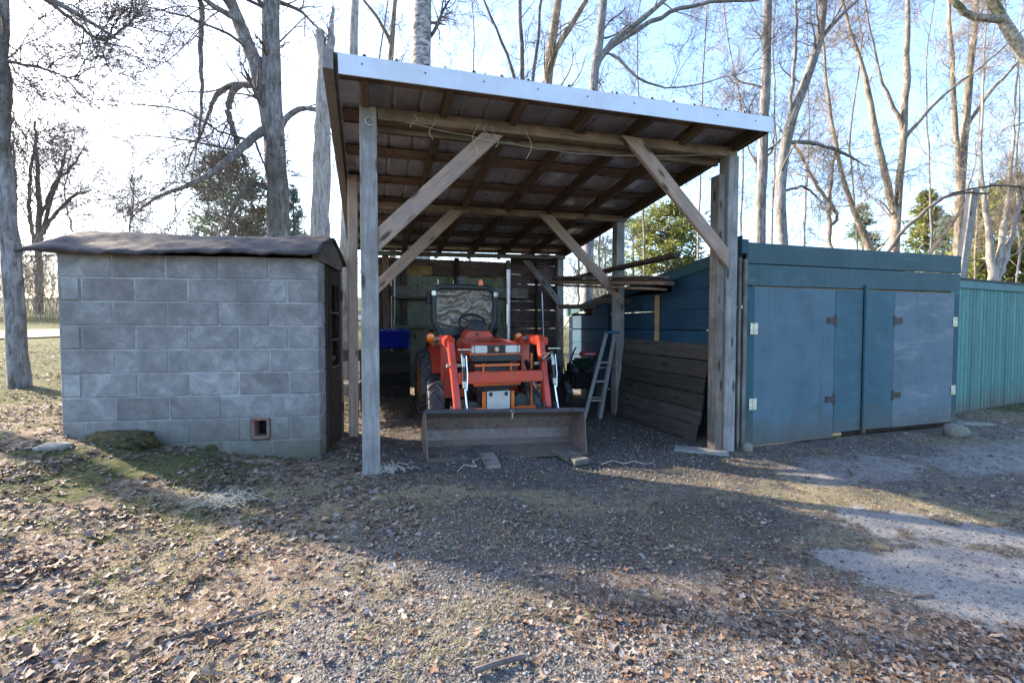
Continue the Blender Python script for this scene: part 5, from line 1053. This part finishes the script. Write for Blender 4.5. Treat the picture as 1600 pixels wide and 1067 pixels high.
cx_ = np.concatenate([lx, np.zeros((n, 1))], 1); cy_ = np.concatenate([ly, np.zeros((n, 1))], 1); cz_ = np.concatenate([lz, np.zeros((n, 1))], 1)
cz_ = cz_+cx_*np.tan(tilt)[:, None]*.7+cy_*np.tan(roll)[:, None]*.7; cz_ -= cz_.min(1, keepdims=True)
wx = cx_*np.cos(az)[:, None]-cy_*np.sin(az)[:, None]+x[:, None]; wy = cx_*np.sin(az)[:, None]+cy_*np.cos(az)[:, None]+y[:, None]; wz = cz_+z[:, None]+.002
V = np.stack([wx, wy, wz], -1).reshape(-1, 3); base = (np.arange(n)*(m_+1))[:, None]
F = np.stack([np.stack([base[:, 0]+j, base[:, 0]+(j+1) % m_, base[:, 0]+m_], 1) for j in range(m_)], 1).reshape(-1, 3)
me = npmesh('leaf_litter', V, F, M['leafmat'])
pal = np.array([(.16, .095, .06), (.23, .155, .11), (.31, .24, .18), (.12, .08, .065), (.36, .30, .25), (.18, .145, .14), (.215, .145, .105), (.09, .065, .055), (.30, .27, .26)])
pi = rng.integers(0, len(pal), n); zr = zones(x, y)['red']; pi = np.where(rng.random(n) < zr*.5, 6, pi); pi = np.where((rng.random(n) < .3) & (x < -.5), 5, pi)
setcol(me, pal[pi]*rng.uniform(.6, 1.1, (n, 1)), 24); tag(link('leaf_litter', me), 'fallen brown and grey leaves strewn over the yard', 'leaves', None, 'stuff')
nleaf = n
# grass and straw
def blades(name, label, nn, y0, y1, keyf, hgt, colA, colB, flat, wid=.0022, bend=.5, cat='grass'):
    x, y = sample(nn, y0, y1, keyf); ok = ~inside_hut(x, y); x, y = x[ok], y[ok]; n = len(x); 
    if n == 0: return 0
    g1 = gh(x, y); az = rng.uniform(0, 6.283, n); h = hgt*rng.uniform(.4, 1.3, n); el = np.clip(rng.normal(flat, .35, n), .03, 1.45); dx, dy = np.cos(az)*np.cos(el), np.sin(az)*np.cos(el); dz = np.sin(el)
    px_, py_ = -np.sin(az), np.cos(az); w_ = wid*rng.uniform(.6, 1.5, n)*(1+np.maximum(0, y-3)*.18); p0 = np.stack([x, y, g1+.001], 1); D = np.stack([dx, dy, dz], 1); S = np.stack([px_, py_, 0*px_], 1)*w_[:, None]
    p1 = p0+D*(h*.5)[:, None]; D2 = D.copy(); D2[:, 2] -= bend*rng.random(n)*.8; D2[:, :2] += rng.normal(0, .14, (n, 2)); p2 = p1+norm(D2)*(h*.5)[:, None]; p2[:, 2] = np.maximum(p2[:, 2], g1+.003)
    V = np.stack([p0-S, p0+S, p1+S*.8, p1-S*.8, p2+S*.25, p2-S*.25], 1).reshape(-1, 3); b = (np.arange(n)*6)[:, None]; F = np.concatenate([b+np.array([0, 1, 2, 3]), b+np.array([3, 2, 4, 5])], 1).reshape(-1, 4)
    me = npmesh(name, V, F, M['grassmat']); q = rng.random((n, 1)); setcol(me, (np.array(colA)*(1-q)+np.array(colB)*q)*rng.uniform(.75, 1.2, (n, 1)), 8); tag(link(name, me), label, cat, None, 'stuff'); return n
ng = blades('dry_grass', 'pale dry grass patches across the yard', 420000, 1.25, 9, lambda x, y, z: .7*np.clip(z['grass'], 0, 1)**1.5*(.3+.7*(vnoise(x*7, y*7) > .45)), .042, (.15, .125, .08), (.38, .335, .225), .2, .0016)
ng += blades('green_grass', 'low green grass and moss sprigs near the hut and on the bank', 160000, 1.3, 24, lambda x, y, z: .5*np.clip(z['green'], 0, 1)*np.clip(z['grass']+z['leaf']*.5, 0, 1)*(vnoise(x*5+9, y*5) > .4), .035, (.035, .055, .012), (.14, .19, .055), .55)
ng += blades('straw', 'scattered straw bits and stems lying on gravel and leaves', 22000, 1.25, 8, lambda x, y, z: .35*(1-.6*z['pale'])*(vnoise(x*3, y*3) > .35), .05, (.14, .12, .085), (.32, .28, .21), .04, .0012, .02, 'straw')
# gravel
x, y = sample(190000, 1.25, 6.5, lambda x, y, z: np.clip(.7*z['gravel']+.10-.03*z['pale'], 0, 1)*.75, 1.15); ok = ~inside_hut(x, y); x, y = x[ok], y[ok]; n = len(x); z = gh(x, y)
s = rng.gamma(3., .0011, n)+.0016; s = np.minimum(s, .016)*(1+np.maximum(0, y-2.5)*.25); O = np.array([(1, 0, 0), (0, 1, 0), (-1, 0, 0), (0, -1, 0), (0, 0, 1), (0, 0, -.6)], float)
rot = rng.uniform(0, 6.283, n); v = O[None]*(s[:, None, None])*rng.uniform(.65, 1.3, (n, 6, 1))*np.array([1.15, .9, .7]); vx = v[..., 0]*np.cos(rot)[:, None]-v[..., 1]*np.sin(rot)[:, None]; vy = v[..., 0]*np.sin(rot)[:, None]+v[..., 1]*np.cos(rot)[:, None]
V = np.stack([vx+x[:, None], vy+y[:, None], v[..., 2]+z[:, None]+s[:, None]*.2], -1).reshape(-1, 3); tri = np.array([(0, 1, 4), (1, 2, 4), (2, 3, 4), (3, 0, 4)]); F = ((np.arange(n)*6)[:, None, None]+tri[None]).reshape(-1, 3)
me = npmesh('gravel', V, F, M['stonemat']); q = rng.random((n, 1))**1.4; setcol(me, (np.array([.05, .05, .055])*(1-q)+np.array([.26, .255, .25])*q)*np.where(rng.random((n, 1)) < .12, np.array([[1.2, .85, .7]]), np.array([[1, 1, 1]])), 12); tag(link('gravel', me), 'loose grey gravel stones across the yard', 'gravel', None, 'stuff')
tris = sum(len(o.data.polygons)*2 for o in C.objects if o.type == 'MESH'); print('leaves', nleaf, 'blades', ng, 'stones', n, 'tris~', tris)
